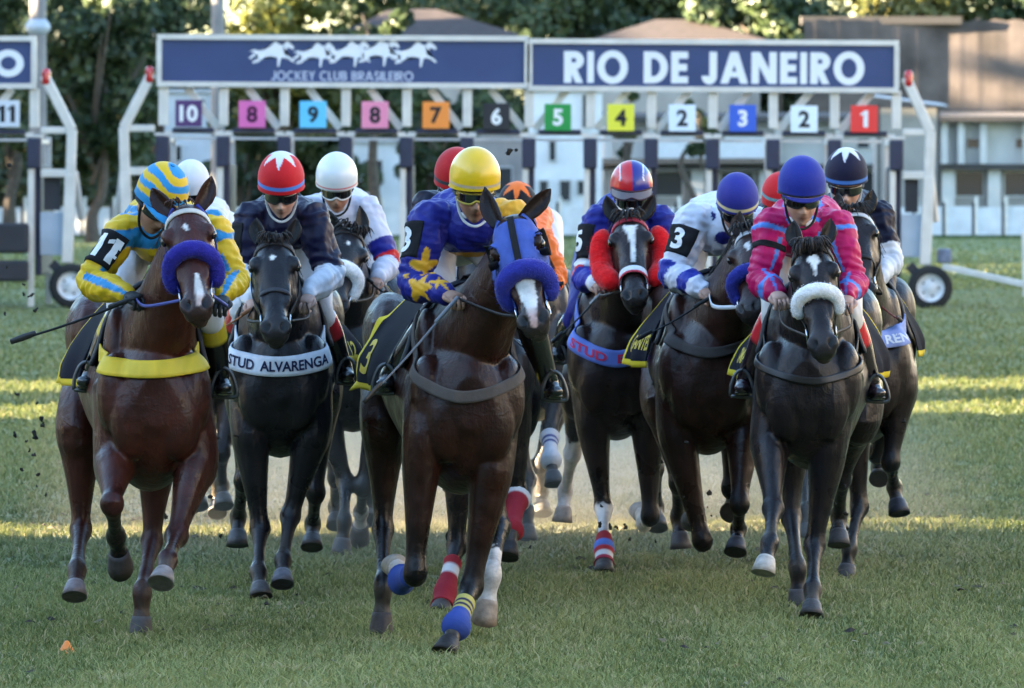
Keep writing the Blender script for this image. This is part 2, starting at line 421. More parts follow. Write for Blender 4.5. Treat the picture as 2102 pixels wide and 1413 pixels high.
def grass(y0, y1, n, hmin, hmax, wid, seed, patch=1.0):
    r = np.random.default_rng(seed)
    # even density over the picture: more per metre close by
    u = r.random(n); p = 1.3
    Y = (y0 ** -p + u * (y1 ** -p - y0 ** -p)) ** (-1 / p)
    half = 1075 / F * Y + .25; X = (r.random(n) * 2 - 1) * half
    wr = wear(X, Y); P3 = np.stack([X, Y * .5, X * 0], 1)
    clump = fbm(P3, 2.2, seed) * .5 + fbm(P3, 7, seed + 1) * .5
    keep = r.random(n) < np.clip(1.0 + .5 * clump - .45 * wr, .12, 1.2); X, Y, wr, clump, P3 = X[keep], Y[keep], wr[keep], clump[keep], P3[keep]; n = len(X)
    tall = r.random(n) < .03
    h = (hmin + (hmax - hmin) * r.random(n) ** 1.6) * (1 + .45 * clump) * np.where(tall, 1.7, 1) * (1 - .35 * wr)
    a = r.random(n) * 2 * np.pi; lean = (.25 + .9 * r.random(n)) * h
    dx, dy = np.cos(a), np.sin(a); sx = np.cos(r.random(n) * .9 - .45); w = wid * (.6 + .8 * r.random(n))
    b = np.stack([X, Y, np.zeros(n)], 1); s = np.stack([sx * w / 2, np.sqrt(1 - sx ** 2) * w / 2, np.zeros(n)], 1)
    mid = b + np.stack([dx * lean * .3, dy * lean * .3, h * .6], 1); tip = b + np.stack([dx * lean, dy * lean, h * (.95 - .25 * r.random(n))], 1)
    V = np.stack([b - s, b + s, mid - s * .75, mid + s * .75, tip], 1).reshape(-1, 3)
    i = np.arange(n)[:, None] * 5
    Fs = np.concatenate([i + np.array([[0, 1, 3]]), i + np.array([[0, 3, 2]]), i + np.array([[2, 3, 4]])])
    g1, g2, g3, dry = np.array([.078, .104, .032]), np.array([.158, .184, .060]), np.array([.26, .262, .100]), np.array([.34, .29, .17])
    t = np.clip(.5 + .33 * clump + .28 * r.normal(size=n), 0, 1)[:, None]
    C = np.where(t < .5, g1 + (g2 - g1) * t * 2, g2 + (g3 - g2) * (t * 2 - 1))
    fd = np.clip((r.random(n) < .06 + .25 * wr + .55 * (fbm(P3 * np.array([1, 1.6, 1]), 6.5, seed + 5) > 1.05)) * 1.0, 0, 1)[:, None] * (.5 + .5 * r.random((n, 1))); C = C * (1 - fd) + dry * fd
    C = C * (1 - .4 * wr[:, None]) + np.array([.17, .145, .085]) * .4 * wr[:, None]
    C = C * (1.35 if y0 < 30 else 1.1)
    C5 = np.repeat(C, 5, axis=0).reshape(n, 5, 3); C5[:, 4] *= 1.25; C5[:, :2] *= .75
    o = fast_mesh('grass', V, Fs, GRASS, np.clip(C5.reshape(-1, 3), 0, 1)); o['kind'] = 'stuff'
    return o
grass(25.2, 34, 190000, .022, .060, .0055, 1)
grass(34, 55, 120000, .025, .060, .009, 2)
grass(55, 130, 60000, .03, .07, .022, 3)
grass(130, 264, 22000, .05, .11, .06, 4)

# ------------------------------------------------------------------ starting gates
GW = mat('gate_white', rgb=(.62, .58, .54), rough=.5, spec=.4, var=.12, vscale=3, bump=.1, bscale=20)
GN = mat('gate_navy', rgb=(.020, .021, .050), rough=.6, var=.2, vscale=4)
SIGN = mat('sign_blue', rgb=(.036, .055, .150), rough=.45, spec=.4, var=.10, vscale=1.2)
GREYP = mat('gate_panel', rgb=(.36, .40, .47), rough=.6, var=.12, vscale=2)
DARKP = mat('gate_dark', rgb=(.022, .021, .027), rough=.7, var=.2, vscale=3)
TYRE = mat('tyre', rgb=(.016, .016, .017), rough=.85, bump=.4, bscale=30)
REDL = mat('red_lens', rgb=(.45, .012, .015), rough=.15, coat=.6)
GY = 110.6; GS = F / GY
def gxp(px): return (px - CX) / GS
def gzp(py): return CH + (HOR - py) / GS
SLOPE = -.0062
def one(name, m, parent, fn, **k):
    b = MB(); fn(b); return b.build(name, m, parent, smooth=False, **k)

def wheel(parent, x, y, r, w=.22):
    t = MB(); rings = []
    prof = [(-.5, .62), (-.5, .86), (-.42, .96), (-.2, 1.0), (.2, 1.0), (.42, .96), (.5, .86), (.5, .62)]
    th = np.arange(40) / 40 * 2 * np.pi
    # axle points across the track, tread lugs round the rim
    P = np.array([[[x + math.cos(a) * r * pr * (1 + (.018 if (k % 2) and pr > .95 else 0)), y + s * w, r + math.sin(a) * r * pr] for k, a in enumerate(th)] for s, pr in prof])
    t.grid(P, loop=True); o = t.build('tyre', TYRE, parent)
    h = MB(); pr2 = [(-.46, .62), (-.30, .58), (-.22, .40), (-.30, .30), (-.42, .14), (-.42, .001)]
    P = np.array([[[x + math.cos(a) * r * q, y + s * w, r + math.sin(a) * r * q] for a in th] for s, q in pr2])
    h.grid(P, loop=True); h.build('rim', mat('rim', rgb=(.62, .62, .64), rough=.4, var=.2, vscale=8), parent)
    for k in range(5):
        a = k * 2 * math.pi / 5; n = MB(); n.ell((x + math.cos(a) * r * .36, y - .27 * w, r + math.sin(a) * r * .36), (.022, .012, .022), nu=8, nv=5); n.build('lug_nut', DARKP, parent)

def number_plate(g, cxp, cyp, txt, colr, tcol, size=55):
    x, z, s = gxp(cxp), gzp(cyp) , size / GS / 2
    b = MB(); b.box((x - s, GY - .14, z - s), (x + s, GY - .11, z + s)); p = b.build('number_plate', mat('plate_' + str(tuple(round(float(v), 3) for v in colr)), rgb=tuple(colr), rough=.5), g, smooth=False, bevel=.006)
    flat_text('number', txt, (x, GY - .145, z), np.array([1, 0, 0]), np.array([0, 0, 1]), None, s * 1.25, tcol, p, bold=.035)

def end_frame(g, px_in, px_out, yw, mirror):
    """outrigger at one end of a gate: bent outer tube, cross bars, mesh window and white panel"""
    xi, xo = gxp(px_in), gxp(px_out); s = 1 if xo > xi else -1
    def bar(p, q, w=.17, nm='end_tube', m=GW):
        one(nm, m, g, lambda b: b.bar((gxp(p[0]), p[2], gzp(p[1])), (gxp(q[0]), q[2], gzp(q[1])), w), bevel=.02)
    y0 = GY - .02; sh = (px_out - px_in)
    bar((px_in + .22 * sh, 155, y0), (px_out, 268, y0)); bar((px_out, 266, y0), (px_out - s * 3, 360, y0)); bar((px_out - s * 3, 358, y0), (px_out - s * 10, 540, y0), .19)
    bar((px_in + s * 9, 268, y0), (px_out - s * 7, 268, y0), .12); bar((px_in + s * 9, 356, y0), (px_out - s * 10, 356, y0), .14)
    bar((px_out + s * 3, 352, y0 + .3), (px_out + s * 16, 452, y0 + .5), .10)
    one('mesh_window', DARKP, g, lambda b: b.box((min(xi + s * .12, xo - s * .2), GY + .05, gzp(432)), (max(xi + s * .12, xo - s * .2), GY + .08, gzp(364))))
    one('end_panel', GREYP, g, lambda b: b.box((min(xi + s * .06, xo - s * .1), GY + .02, gzp(524)), (max(xi + s * .06, xo - s * .1), GY + .06, gzp(436))), bevel=.01)
    lamp = MB(); lx = gxp(px_in + s * 20)
    lamp.limb([(lx, GY - .05, gzp(170)), (lx, GY - .05, gzp(146))], [.085, .075], n=14, sub=3); lamp.build('red_lamp', REDL, g)
    one('lamp_bracket', GW, g, lambda b: b.bar((xi + s * .09, GY - .05, gzp(150)), (lx, GY - .05, gzp(150)), .05))
    one('axle', DARKP, g, lambda b: b.bar((xo - s * .35, GY + .05, gzp(540)), (gxp(yw[0]), GY + .05, gzp(yw[1] - 44)), .16))
    wheel(g, gxp(yw[0]), GY - .12, 46 / GS)

def gate(label, posts, signs, plates, ends, brace_dir, mid):
    x0 = gxp((posts[0] + posts[-1]) / 2)
    g = empty('starting_gate', (x0, GY, 0), label, 'starting gate', 'starting gates')
    for p in posts:
        x = gxp(p)
        one('post', GW, g, lambda b: b.bar((x, GY, gzp(183)), (x, GY, gzp(262)), .16), bevel=.015)
        one('post_cap', GW, g, lambda b: b.box((x - .15, GY - .10, gzp(283)), (x + .15, GY + .10, gzp(277))), bevel=.01)
        one('pad', GN, g, lambda b: b.box((x - .118, GY - .16, gzp(346)), (x + .118, GY + .12, gzp(284))), bevel=.03)
        one('lower_post', GW, g, lambda b: b.bar((x - .06, GY - .02, gzp(347)), (x - .06, GY - .02, .02), .10), bevel=.01)
        one('partition', GN, g, lambda b: b.box((x + .0, GY + .14, .55), (x + .10, GY + 2.9, 2.45)), bevel=.03)
        one('rear_post', GW, g, lambda b: b.bar((x + .02, GY + 3.05, .02), (x + .02, GY + 3.05, 2.95), .09))
        one('top_tube', GW, g, lambda b: b.bar((x, GY + .10, 2.86), (x, GY + 3.0, 2.86), .07))
    for a, b_ in zip(posts[:-1], posts[1:]):
        xa, xb = gxp(a), gxp(b_)
        one('front_rail', GN, g, lambda b: b.box((xa + .16, GY - .06, gzp(276)), (xb - .16, GY + .02, gzp(266))), bevel=.01)
        one('rail_edge', GW, g, lambda b: b.box((xa + .02, GY + .03, gzp(278)), (xb - .02, GY + .09, gzp(272))))
        one('rear_rail', GW, g, lambda b: b.bar((xa + .07, GY + 3.05, 2.9), (xb - .07, GY + 3.05, 2.9), .05))
        d = 1 if (a + b_) / 2 < mid else -1
        one('brace', GW, g, lambda b: b.bar((xa + .40 if d > 0 else xb - .40, GY + .12, gzp(184)), (xb - .10 if d > 0 else xa + .10, GY + .12, gzp(266)), .13))
    for (a, b_, yt, yb) in signs:
        xa, xb = gxp(a), gxp(b_); zt, zb = gzp(yt), gzp(yb)
        sg = one('sign_board', SIGN, g, lambda b: b.box((xa, GY - .10, zb), (xb, GY - .02, zt)))
        for nm, lo, hi in (('frame', (xa - .07, GY - .16, zt - .02), (xb + .07, GY + .02, zt + .07)), ('frame', (xa - .07, GY - .16, zb - .07), (xb + .07, GY + .02, zb + .02)),
                           ('frame', (xa - .08, GY - .155, zb + .021), (xa + .01, GY + .015, zt - .021)), ('frame', (xb - .01, GY - .155, zb + .021), (xb + .08, GY + .015, zt - .021))):
            one(nm, GW, sg, lambda b: b.box(lo, hi))
        g['_last'] = 0
        yield_signs.append(sg)
    for pl in plates: number_plate(g, *pl)
    for e in ends: end_frame(g, *e)
    return g
yield_signs = []
wht, blk = (.78, .78, .80), (.02, .02, .025)
ML = gate('long white starting gate with numbered stalls and two blue signboards overhead', [333, 457, 582, 708, 833, 957, 1084, 1210, 1335, 1461, 1585, 1711, 1838],
    [(329, 1075, 83, 174), (1089, 1833, 88, 179)],
    [(386, 237, '10', lin('#4d2a63'), wht), (516, 238, '8', lin('#d765a8'), lin('#4a1c40')), (641, 238, '9', lin('#62bfea'), blk), (768, 238, '8', lin('#e486a6'), blk), (893, 238, '7', lin('#ee8a35'), blk), (1017, 240, '6', lin('#1a1820'), wht),
     (1143, 241, '5', lin('#1b8a3c'), wht), (1272, 241, '4', lin('#e0d93a'), blk), (1398, 241, '2', lin('#d7e3f2'), blk), (1522, 241, '3', lin('#3159c4'), wht), (1648, 242, '2', lin('#dbe6f0'), blk), (1771, 241, '1', lin('#e2342f'), wht)],
    [(1842, 1908, (1908, 632), 1), (325, 252, (242, 628), -1)], 1, 1084)
GL = gate('second white starting gate cut off by the left edge of the picture', [-180, -54, 71], [(-650, 66, 83, 174)], [(14, 234, '11', lin('#c9ced8'), blk), (-112, 234, '12', lin('#1a1820'), lin('#d8b020'))],
    [(75, 148, (148, 624), 1)], 1, -900)
# drop the right end a little, as the ground does
for o, x in ((ML, None), (GL, None)): o.rotation_euler = (0, R(.30), 0) if o is ML else (0, 0, 0)
one('stall_door', DARKP, GL, lambda b: b.box((gxp(-50), GY - .5, gzp(520)), (gxp(62), GY - .2, gzp(458))), bevel=.05)
one('stall_door', DARKP, GL, lambda b: b.box((gxp(-50), GY - .5, gzp(578)), (gxp(62), GY - .2, gzp(534))), bevel=.05)
# tow bar and engine at the right end
one('tow_bar', GW, ML, lambda b: b.bar((gxp(1936), GY - .2, gzp(543)), (gxp(2092), GY - 1.6, gzp(577)), .09))
eb = MB(); eb.box((gxp(1924), GY - .2, gzp(536)), (gxp(1952), GY + .2, gzp(506))); eb.build('winch_motor', mat('winch', rgb=(.12, .14, .20), rough=.5, var=.5, vscale=9), ML, smooth=False, bevel=.04)
st = empty('tow_post', (gxp(2100), GY - 1.7, 0), 'white upright post at the end of the tow bar, cut by the right edge', 'post')
one('upright', GW, st, lambda b: b.bar((gxp(2090), GY - 1.7, gzp(474)), (gxp(2093), GY - 1.7, gzp(606)), .15), bevel=.02)
one('foot', GW, st, lambda b: b.box((gxp(2090), GY - 1.9, .0), (gxp(2116), GY - 1.5, gzp(606))), bevel=.02)

# lettering of the signs, set in thick geometric strokes
def stroke_letters(parent, word, x0, x1, z0, z1, th, colr, y, name='letter', adv=None):
    """words from ring, bar and bowl strokes (geometric bold capitals)"""
    H_ = z1 - z0; W_ = {'R': .66, 'I': .22, 'O': 1.02, 'D': .80, 'E': .56, 'J': .44, 'A': .92, 'N': .84, ' ': .30, 'C': .86, 'K': .74, 'Y': .74, 'L': .50, 'U': .74, 'B': .66, 'S': .58}
    gap = .11; tot = sum(W_[c] + gap for c in word) - gap; sc = (x1 - x0) / tot; x = x0; k = 0; zc = H_
    for c in word:
        w = W_[c] * sc
        if c == ' ': x += w + gap * sc; continue
        b = MB(); j = [0]
        def poly(P):
            yy = y - .0012 * j[0]; j[0] += 1
            b.add([(p[0], yy, p[1]) for p in P], [tuple(range(len(P)))])
        def rect(a, b0, c_, d): poly([(x + a * w, z0 + b0 * H_), (x + c_ * w, z0 + b0 * H_), (x + c_ * w, z0 + d * H_), (x + a * w, z0 + d * H_)])
        t = th / w; tz = th * .92 / H_
        def arc(cx_, cz_, rx, rz, a0, a1, n=22):
            A = np.radians(np.linspace(a0, a1, n)); yy = y - .0012 * j[0]; j[0] += 1; V = []
            for q in A: V.append((x + cx_ * w + math.cos(q) * rx * w, yy, z0 + cz_ * H_ + math.sin(q) * rz * H_)); V.append((x + cx_ * w + math.cos(q) * (rx * w - th), yy, z0 + cz_ * H_ + math.sin(q) * (rz * H_ - th * .92)))
            b.add(V, [(2 * i, 2 * i + 1, 2 * i + 3, 2 * i + 2) for i in range(n - 1)])
        def diag(a, b0, c_, d, ww=None):
            ww = (ww or th) / w; poly([(x + (a - ww / 2) * w, z0 + b0 * H_), (x + (a + ww / 2) * w, z0 + b0 * H_), (x + (c_ + ww / 2) * w, z0 + d * H_), (x + (c_ - ww / 2) * w, z0 + d * H_)])
        if c == 'I': rect(0, 0, 1, 1) if w < th * 1.3 else rect(.5 - t / 2, 0, .5 + t / 2, 1)
        elif c == 'O': arc(.5, .5, .5, .53, 0, 360, 44)
        elif c == 'C': arc(.55, .5, .55, .53, 48, 312, 36)
        elif c == 'R': rect(0, 0, t, 1); rect(t, 1 - tz, .5, 1); rect(t, .42, .5, .42 + tz); arc(.5, .71, .5, .29, -90, 90); diag(1 - t * .6, 0, .45, .44)
        elif c == 'B': rect(0, 0, t, 1); rect(t, 1 - tz, .5, 1); rect(t, .45, .5, .45 + tz * .9); rect(t, 0, .5, tz); arc(.48, .73, .46, .27, -90, 90); arc(.5, .27, .5, .27, -90, 90)
        elif c == 'D': rect(0, 0, t, 1); rect(t, 1 - tz, .42, 1); rect(t, 0, .42, tz); arc(.40, .5, .6, .5, -90, 90)
        elif c == 'E': rect(0, 0, t, 1); rect(t, 1 - tz, 1, 1); rect(t, .5 - tz / 2, .94, .5 + tz / 2); rect(t, 0, 1, tz)
        elif c == 'L': rect(0, 0, t, 1); rect(t, 0, 1, tz)
        elif c == 'J': rect(1 - t, .22, 1, 1); arc(.42, .24, .58, .27, 180, 360)
        elif c == 'U': rect(0, .35, t, 1); rect(1 - t, .35, 1, 1); arc(.5, .36, .5, .38, 180, 360)
        elif c == 'A': diag(t / 2 * 1.05, 0, .5, 1, th * 1.05); diag(1 - t / 2 * 1.05, 0, .5, 1, th * 1.05); rect(.27, .20, .73, .20 + tz * .8)
        elif c == 'N': rect(0, 0, t, 1); rect(1 - t, 0, 1, 1); diag(1 - t * .6, 0, t * .6, 1, th * 1.1)
        elif c == 'K': rect(0, 0, t, 1); diag(1 - t * .6, 1, t * 1.2, .5); diag(1 - t * .5, 0, t * 1.5, .5)
        elif c == 'Y': rect(.5 - t / 2, 0, .5 + t / 2, .5); diag(.5, .45, t * .6, 1); diag(.5, .45, 1 - t * .6, 1)
        elif c == 'S': arc(.5, .74, .46, .27, 20, 270); arc(.5, .27, .5, .28, -160, 90)
        b.build(name, PRINT, parent, smooth=False, cols=np.tile(colr, (len(b.verts()), 1))); x += w + gap * sc
LW = (.74, .75, .80)
zs = lambda py: gzp(py)
stroke_letters(yield_signs[1], 'RIO DE JANEIRO', gxp(1155), gxp(1771), zs(170), zs(105), 15.5 / GS, LW, GY - .106)
stroke_letters(yield_signs[0], 'JOCKEY CLUB BRASILEIRO', gxp(556), gxp(846), zs(168), zs(149), 3.2 / GS, (.50, .53, .66), GY - .106)
stroke_letters(yield_signs[2], 'RIO DE JANEIRO', gxp(-567), gxp(50), zs(157), zs(104), 15.5 / GS, LW, GY - .106)
# emblem: five racehorses and riders in white silhouette, galloping to the right
HORSE2D = [(0, .60), (.10, .66), (.22, .62), (.34, .66), (.44, .74), (.50, .84), (.56, .92), (.62, .90), (.66, .84), (.74, .80), (.80, .90), (.86, .94), (.88, .90), (.97, .78), (1.0, .70), (.96, .66), (.90, .72), (.85, .72), (.80, .60), (.78, .50),
           (.88, .44), (.99, .30), (1.0, .24), (.95, .26), (.86, .36), (.74, .40), (.70, .36), (.68, .22), (.66, .10), (.62, .10), (.63, .24), (.62, .40), (.48, .44), (.36, .42), (.28, .34), (.20, .24), (.08, .20), (.06, .25), (.14, .32), (.20, .40),
           (.18, .48), (.10, .42), (.02, .34), (-.02, .38), (.06, .48), (.12, .56), (.06, .58)]
for k, (hx, hw_, hz, sc) in enumerate(((510, 92, 0, 1), (600, 86, -2, .98), (668, 90, 1, 1.02), (728, 90, 4, 1.06), (802, 92, 0, 1.02))):
    b = MB(); bm_ = bmesh.new(); yy = GY - .106 - .0015 * k
    vs = [bm_.verts.new((gxp(hx + p[0] * hw_), yy, zs(146 - hz * .4) + p[1] * 62 * sc / GS)) for p in HORSE2D]
    bm_.faces.new(vs); bmesh.ops.triangulate(bm_, faces=bm_.faces[:]); bm_.verts.index_update()
    V = [v.co[:] for v in bm_.verts]; Fs = [tuple(v.index for v in f.verts) for f in bm_.faces]; bm_.free()
    mk('emblem_horse', V, Fs, PRINT, yield_signs[0], np.tile(LW, (len(V), 1)), smooth=False)

# ------------------------------------------------------------------ white boundary fence
FY = 265.0; FS = F / FY
WP = mat('fence_white', rgb=(.55, .57, .62), rough=.7, var=.15, vscale=1.5); WPD = mat('fence_post', rgb=(.60, .58, .56), rough=.7, var=.1)
fe = empty('boundary_fence', (0, FY, 0), 'low white panel fence along the far side of the course', 'fence')
sp = 61 / FS; n0 = -19
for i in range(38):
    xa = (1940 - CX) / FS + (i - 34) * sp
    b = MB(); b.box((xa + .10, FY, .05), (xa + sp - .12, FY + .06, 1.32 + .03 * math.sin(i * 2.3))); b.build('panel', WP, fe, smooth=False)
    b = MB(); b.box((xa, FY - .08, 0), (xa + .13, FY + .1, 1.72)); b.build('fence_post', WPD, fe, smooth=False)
    b = MB(); b.box((xa - .12, FY + .02, 0), (xa - .002, FY + .1, 1.5)); b.build('post_shade', DARKP, fe, smooth=False)  # dark box stands in for the shadow line beside the post
hs_ = MB(); hs_.box((-40, FY - .5, 0), (40, FY - .2, .16)); tag(hs_.build('kerb_edge', mat('verge', rgb=(.05, .08, .03), rough=.9), smooth=False), kind='structure')

# ------------------------------------------------------------------ buildings behind the fence
PLAST = mat('plaster', rgb=(.50, .49, .49), rough=.85, var=.16, vscale=.6, bump=.2, bscale=4)
PLAST2 = mat('plaster_grey', rgb=(.30, .28, .27), rough=.9, var=.22, vscale=.5, bump=.2, bscale=4)
WINM = mat('window_glass', rgb=(.03, .032, .038), rough=.15, spec=.6)
ROOFM = mat('roof_tiles', rgb=(.042, .029, .029), rough=.9, var=.25, vscale=2.5, bump=.4, bscale=6)
EARTH = mat('old_wall', rgb=(.080, .064, .061), rough=.95, var=.45, vscale=.55, bump=.5, bscale=2)
BEAM = mat('dark_beam', rgb=(.05, .045, .045), rough=.8)
BRICKB = mat('awning', rgb=(.17, .13, .105), rough=.9, var=.2)
def bxp(px, Y): return (px - CX) * Y / F
def bzp(py, Y): return CH + (HOR - py) * Y / F
def pbox(name, m, par, Y, x0, x1, y0, y1, d0=0.0, d1=.4, **k):
    """box between photo columns x0..x1 and rows y0 (top)..y1 (bottom) at distance Y"""
    b = MB(); b.box((bxp(x0, Y), Y + d0, bzp(y1, Y)), (bxp(x1, Y), Y + d1, bzp(y0, Y))); return b.build(name, m, par, smooth=False, **k)
def window(par, Y, x0, x1, y0, y1):
    f = MB(); a, b_, c, d = bxp(x0, Y), bxp(x1, Y), bzp(y1, Y), bzp(y0, Y); t = .07
    for lo, hi in (((a - t, Y - .08, c - t), (b_ + t, Y - .01, c)), ((a - t, Y - .08, d), (b_ + t, Y - .01, d + t)), ((a - t, Y - .075, c + .002), (a, Y - .01, d - .002)), ((b_, Y - .075, c + .002), (b_ + t, Y - .01, d - .002))): f.box(lo, hi)
    o = f.build('window', PLAST, par, smooth=False)
    g = MB(); g.box((a, Y - .04, c), (b_, Y - .012, d)); g.build('pane', WINM, o, smooth=False)

Y1 = 300.0
bR = empty('pavilion', (bxp(1700, Y1), Y1, 0), 'long pale two storey pavilion with small dark windows behind the gate', 'building')
pbox('wall', PLAST, bR, Y1, 1240, 2300, 246, 341, .5, 9); pbox('beam', BEAM, bR, Y1, 1236, 2304, 337, 348, .1, .49)
pbox('lower_wall', PLAST2, bR, Y1, 1240, 2300, 349, 476, 1.2, 9); pbox('awning', BRICKB, bR, Y1, 1236, 1590, 326, 336, -.6, .09)
rf = MB(); zt = bzp(228, Y1); ze = bzp(247, Y1)
rf.add([(bxp(1230, Y1), Y1 - .6, ze), (bxp(2310, Y1), Y1 - .6, ze), (bxp(2310, Y1), Y1 + 5, zt), (bxp(1230, Y1), Y1 + 5, zt), (bxp(2310, Y1), Y1 + 10, ze), (bxp(1230, Y1), Y1 + 10, ze)], [(0, 1, 2, 3), (3, 2, 4, 5), (0, 3, 5), (1, 4, 2)])
rf.build('roof', ROOFM, bR, smooth=False)
pbox('fascia', BEAM, bR, Y1, 1230, 2310, 240, 250, -.7, -.55)
for px in (1242, 1330, 1460, 1590, 1715, 1840, 1932, 1966, 2012, 2100): pbox('column', PLAST, bR, Y1, px, px + 13, 251, 336, -.2, .3)
for px in (1885, 1985, 2085, 1800, 1760): window(bR, Y1 + .5, px, px + 24, 285, 304)
pbox('white_band', mat('band_white', rgb=(.62, .63, .66), rough=.8, var=.06), bR, Y1, 1346, 1584, 282, 325, -.1, .05)
for x0, x1 in ((1255, 1290), (1345, 1400), (1480, 1545), (1600, 1680), (1740, 1800), (1845, 1925), (1962, 2018), (2062, 2130)): window(bR, Y1 + 1.2, x0, x1, 354, 402)
for px in (1300, 1420, 1560, 1690, 1820, 1935, 2030): pbox('pier', PLAST, bR, Y1, px, px + 26, 349, 470, .5, 1.1)
lean = MB(); a, b_ = bxp(1790, 290), bxp(1945, 290)
lean.add([(a, 290, bzp(196, 290)), (b_, 290, bzp(216, 290)), (b_, 294, bzp(210, 290)), (a, 294, bzp(190, 290)), (a, 290, bzp(199, 290)), (b_, 290, bzp(219, 290)), (b_, 294, bzp(213, 290)), (a, 294, bzp(193, 290))], [(0, 1, 2, 3), (7, 6, 5, 4), (0, 4, 5, 1), (1, 5, 6, 2), (2, 6, 7, 3), (3, 7, 4, 0)])
sh = empty('shed', (bxp(1870, 290), 292, 0), 'small shed with a thin sloping sheet roof beside the gate end', 'shed'); lean.build('roof', GREYP, sh, smooth=False)
pbox('wall', PLAST2, sh, 290, 1800, 1930, 222, 470, 1, 3); 
for px in (1802, 1924): pbox('post', BEAM, sh, 290, px, px + 6, 214, 470, .2, .4)

Yw = 335.0
ow = empty('retaining_wall', (bxp(1900, Yw), Yw, 0), 'high weathered grey brown retaining wall above the pavilion at upper right', 'wall')
wb = MB(); nx, nz = 60, 14; P = np.zeros((nz, nx, 3)); r_ = np.random.default_rng(5); xk = bxp(1962, Yw)
tops = [bzp(34 + 3 * math.sin(j * 1.9) + 3 * r_.random(), Yw) for j in range(nx)]
for i in range(nz):
    for j in range(nx):
        x = bxp(1660, Yw) + j * (bxp(2400, Yw) - bxp(1660, Yw)) / (nx - 1)
        # bend added to the wall so only its right end catches the sun
        P[i, j] = (x, Yw + 5 + i * .08 + (.118 * (x - xk) if x < xk else -.045 * (x - xk)) + r_.normal() * .001, i / (nz - 1) * tops[j])
wb.grid(P); wb.build('wall', EARTH, ow, smooth=False)
pbox('coping', BEAM, ow, Yw, 1655, 1990, 28, 44, 5.6, 7.0)

def house(label, Y, x0, x1, ytop, wins, m=PLAST, roof=None):
    h = empty('house', (bxp((x0 + x1) / 2, Y), Y, 0), label, 'house')
    pbox('wall', m, h, Y, x0, x1, ytop, 478, 0, 8)
    for w in wins: window(h, Y, *w)
    if roof:
        (px, py, hip) = roof; r = MB(); o = .5; z0 = bzp(ytop, Y) + .01; a, b_ = bxp(x0, Y) - o, bxp(x1, Y) + o; pk = bxp(px, Y); zp = bzp(py, Y)
        r.add([(a, Y - o, z0), (b_, Y - o, z0), (b_, Y + 8 + o, z0), (a, Y + 8 + o, z0), (pk - hip, Y + 4, zp), (pk + hip, Y + 4, zp)], [(0, 1, 5, 4), (1, 2, 5), (2, 3, 4, 5), (3, 0, 4), (0, 3, 2, 1)]); r.build('roof', ROOFM, h, smooth=False)
    else: pbox('parapet', m, h, Y, x0 - 3, x1 + 3, ytop - 6, ytop - .2, -.2, 8.2)
    return h
house('narrow white house with tall dark openings right of the yellow helmet', 285, 1086, 1236, 188, [(1108, 1124, 372, 412), (1150, 1170, 372, 412), (1186, 1204, 372, 400), (1196, 1210, 195, 262), (1128, 1140, 290, 330)], m=mat('plaster_white', rgb=(.62, .62, .65), rough=.85, var=.12, vscale=.8))
house('white house with one dark window between the white and red caps', 280, 726, 822, 292, [(752, 784, 330, 376)], m=mat('plaster_white2', rgb=(.56, .57, .60), rough=.85, var=.12, vscale=.8))
house('low pale house with a brick wall behind the yellow helmet', 290, 960, 1084, 284, [(1010, 1050, 345, 400)], m=PLAST2)
house('pale grey house at the left end of the gate', 282, 338, 440, 190, [(350, 372, 300, 330), (398, 420, 205, 225)], m=mat('plaster_white3', rgb=(.48, .49, .53), rough=.85, var=.12, vscale=.8))
house('hip roofed house with a brown tiled roof above the left signboard', 345, 700, 1070, 78, [(900, 930, 110, 150)], m=PLAST2, roof=(846, 14, 1.2))
house('hip roofed house with a brown tiled roof above the right signboard', 345, 1226, 1560, 84, [(1400, 1430, 110, 150)], m=PLAST2, roof=(1388, 36, 1.0))
house('dim blue grey house among the trees at the far left', 330, 225, 330, -20, [(240, 262, 30, 60), (280, 305, 30, 60)], m=mat('plaster_dim', rgb=(.10, .12, .15), rough=.9, var=.2, vscale=.5))
house('low pale wall building behind the left gate', 275, -120, 60, 330, [(-60, -20, 350, 400), (10, 34, 350, 400)], m=mat('plaster_white4', rgb=(.44, .45, .49), rough=.85, var=.2, vscale=.8))
# lamp masts
for px, wpx, Y, lab, top in ((78, 38, 190, 'thick grey concrete mast behind the left gate', -120), (447, 30, 210, 'grey concrete pole rising behind the left signboard', -160)):
    m_ = empty('lamp_mast', (bxp(px, Y), Y, 0), lab, 'mast'); b = MB(); w = wpx * Y / F / 2
    b.limb([(bxp(px, Y), Y, 0), (bxp(px, Y), Y, bzp(top, Y))], [w, w * .85], n=16, sub=4); b.build('shaft', mat('mast_concrete', rgb=(.20, .185, .19), rough=.9, var=.2, vscale=1.5), m_)
    b = MB(); b.limb([(bxp(px, Y), Y, bzp(52 if px < 100 else -20, Y)), (bxp(px, Y), Y, bzp(60 if px < 100 else -12, Y))], [w * 1.35, w * 1.35], n=16, sub=2); b.build('collar', GREYP, m_)

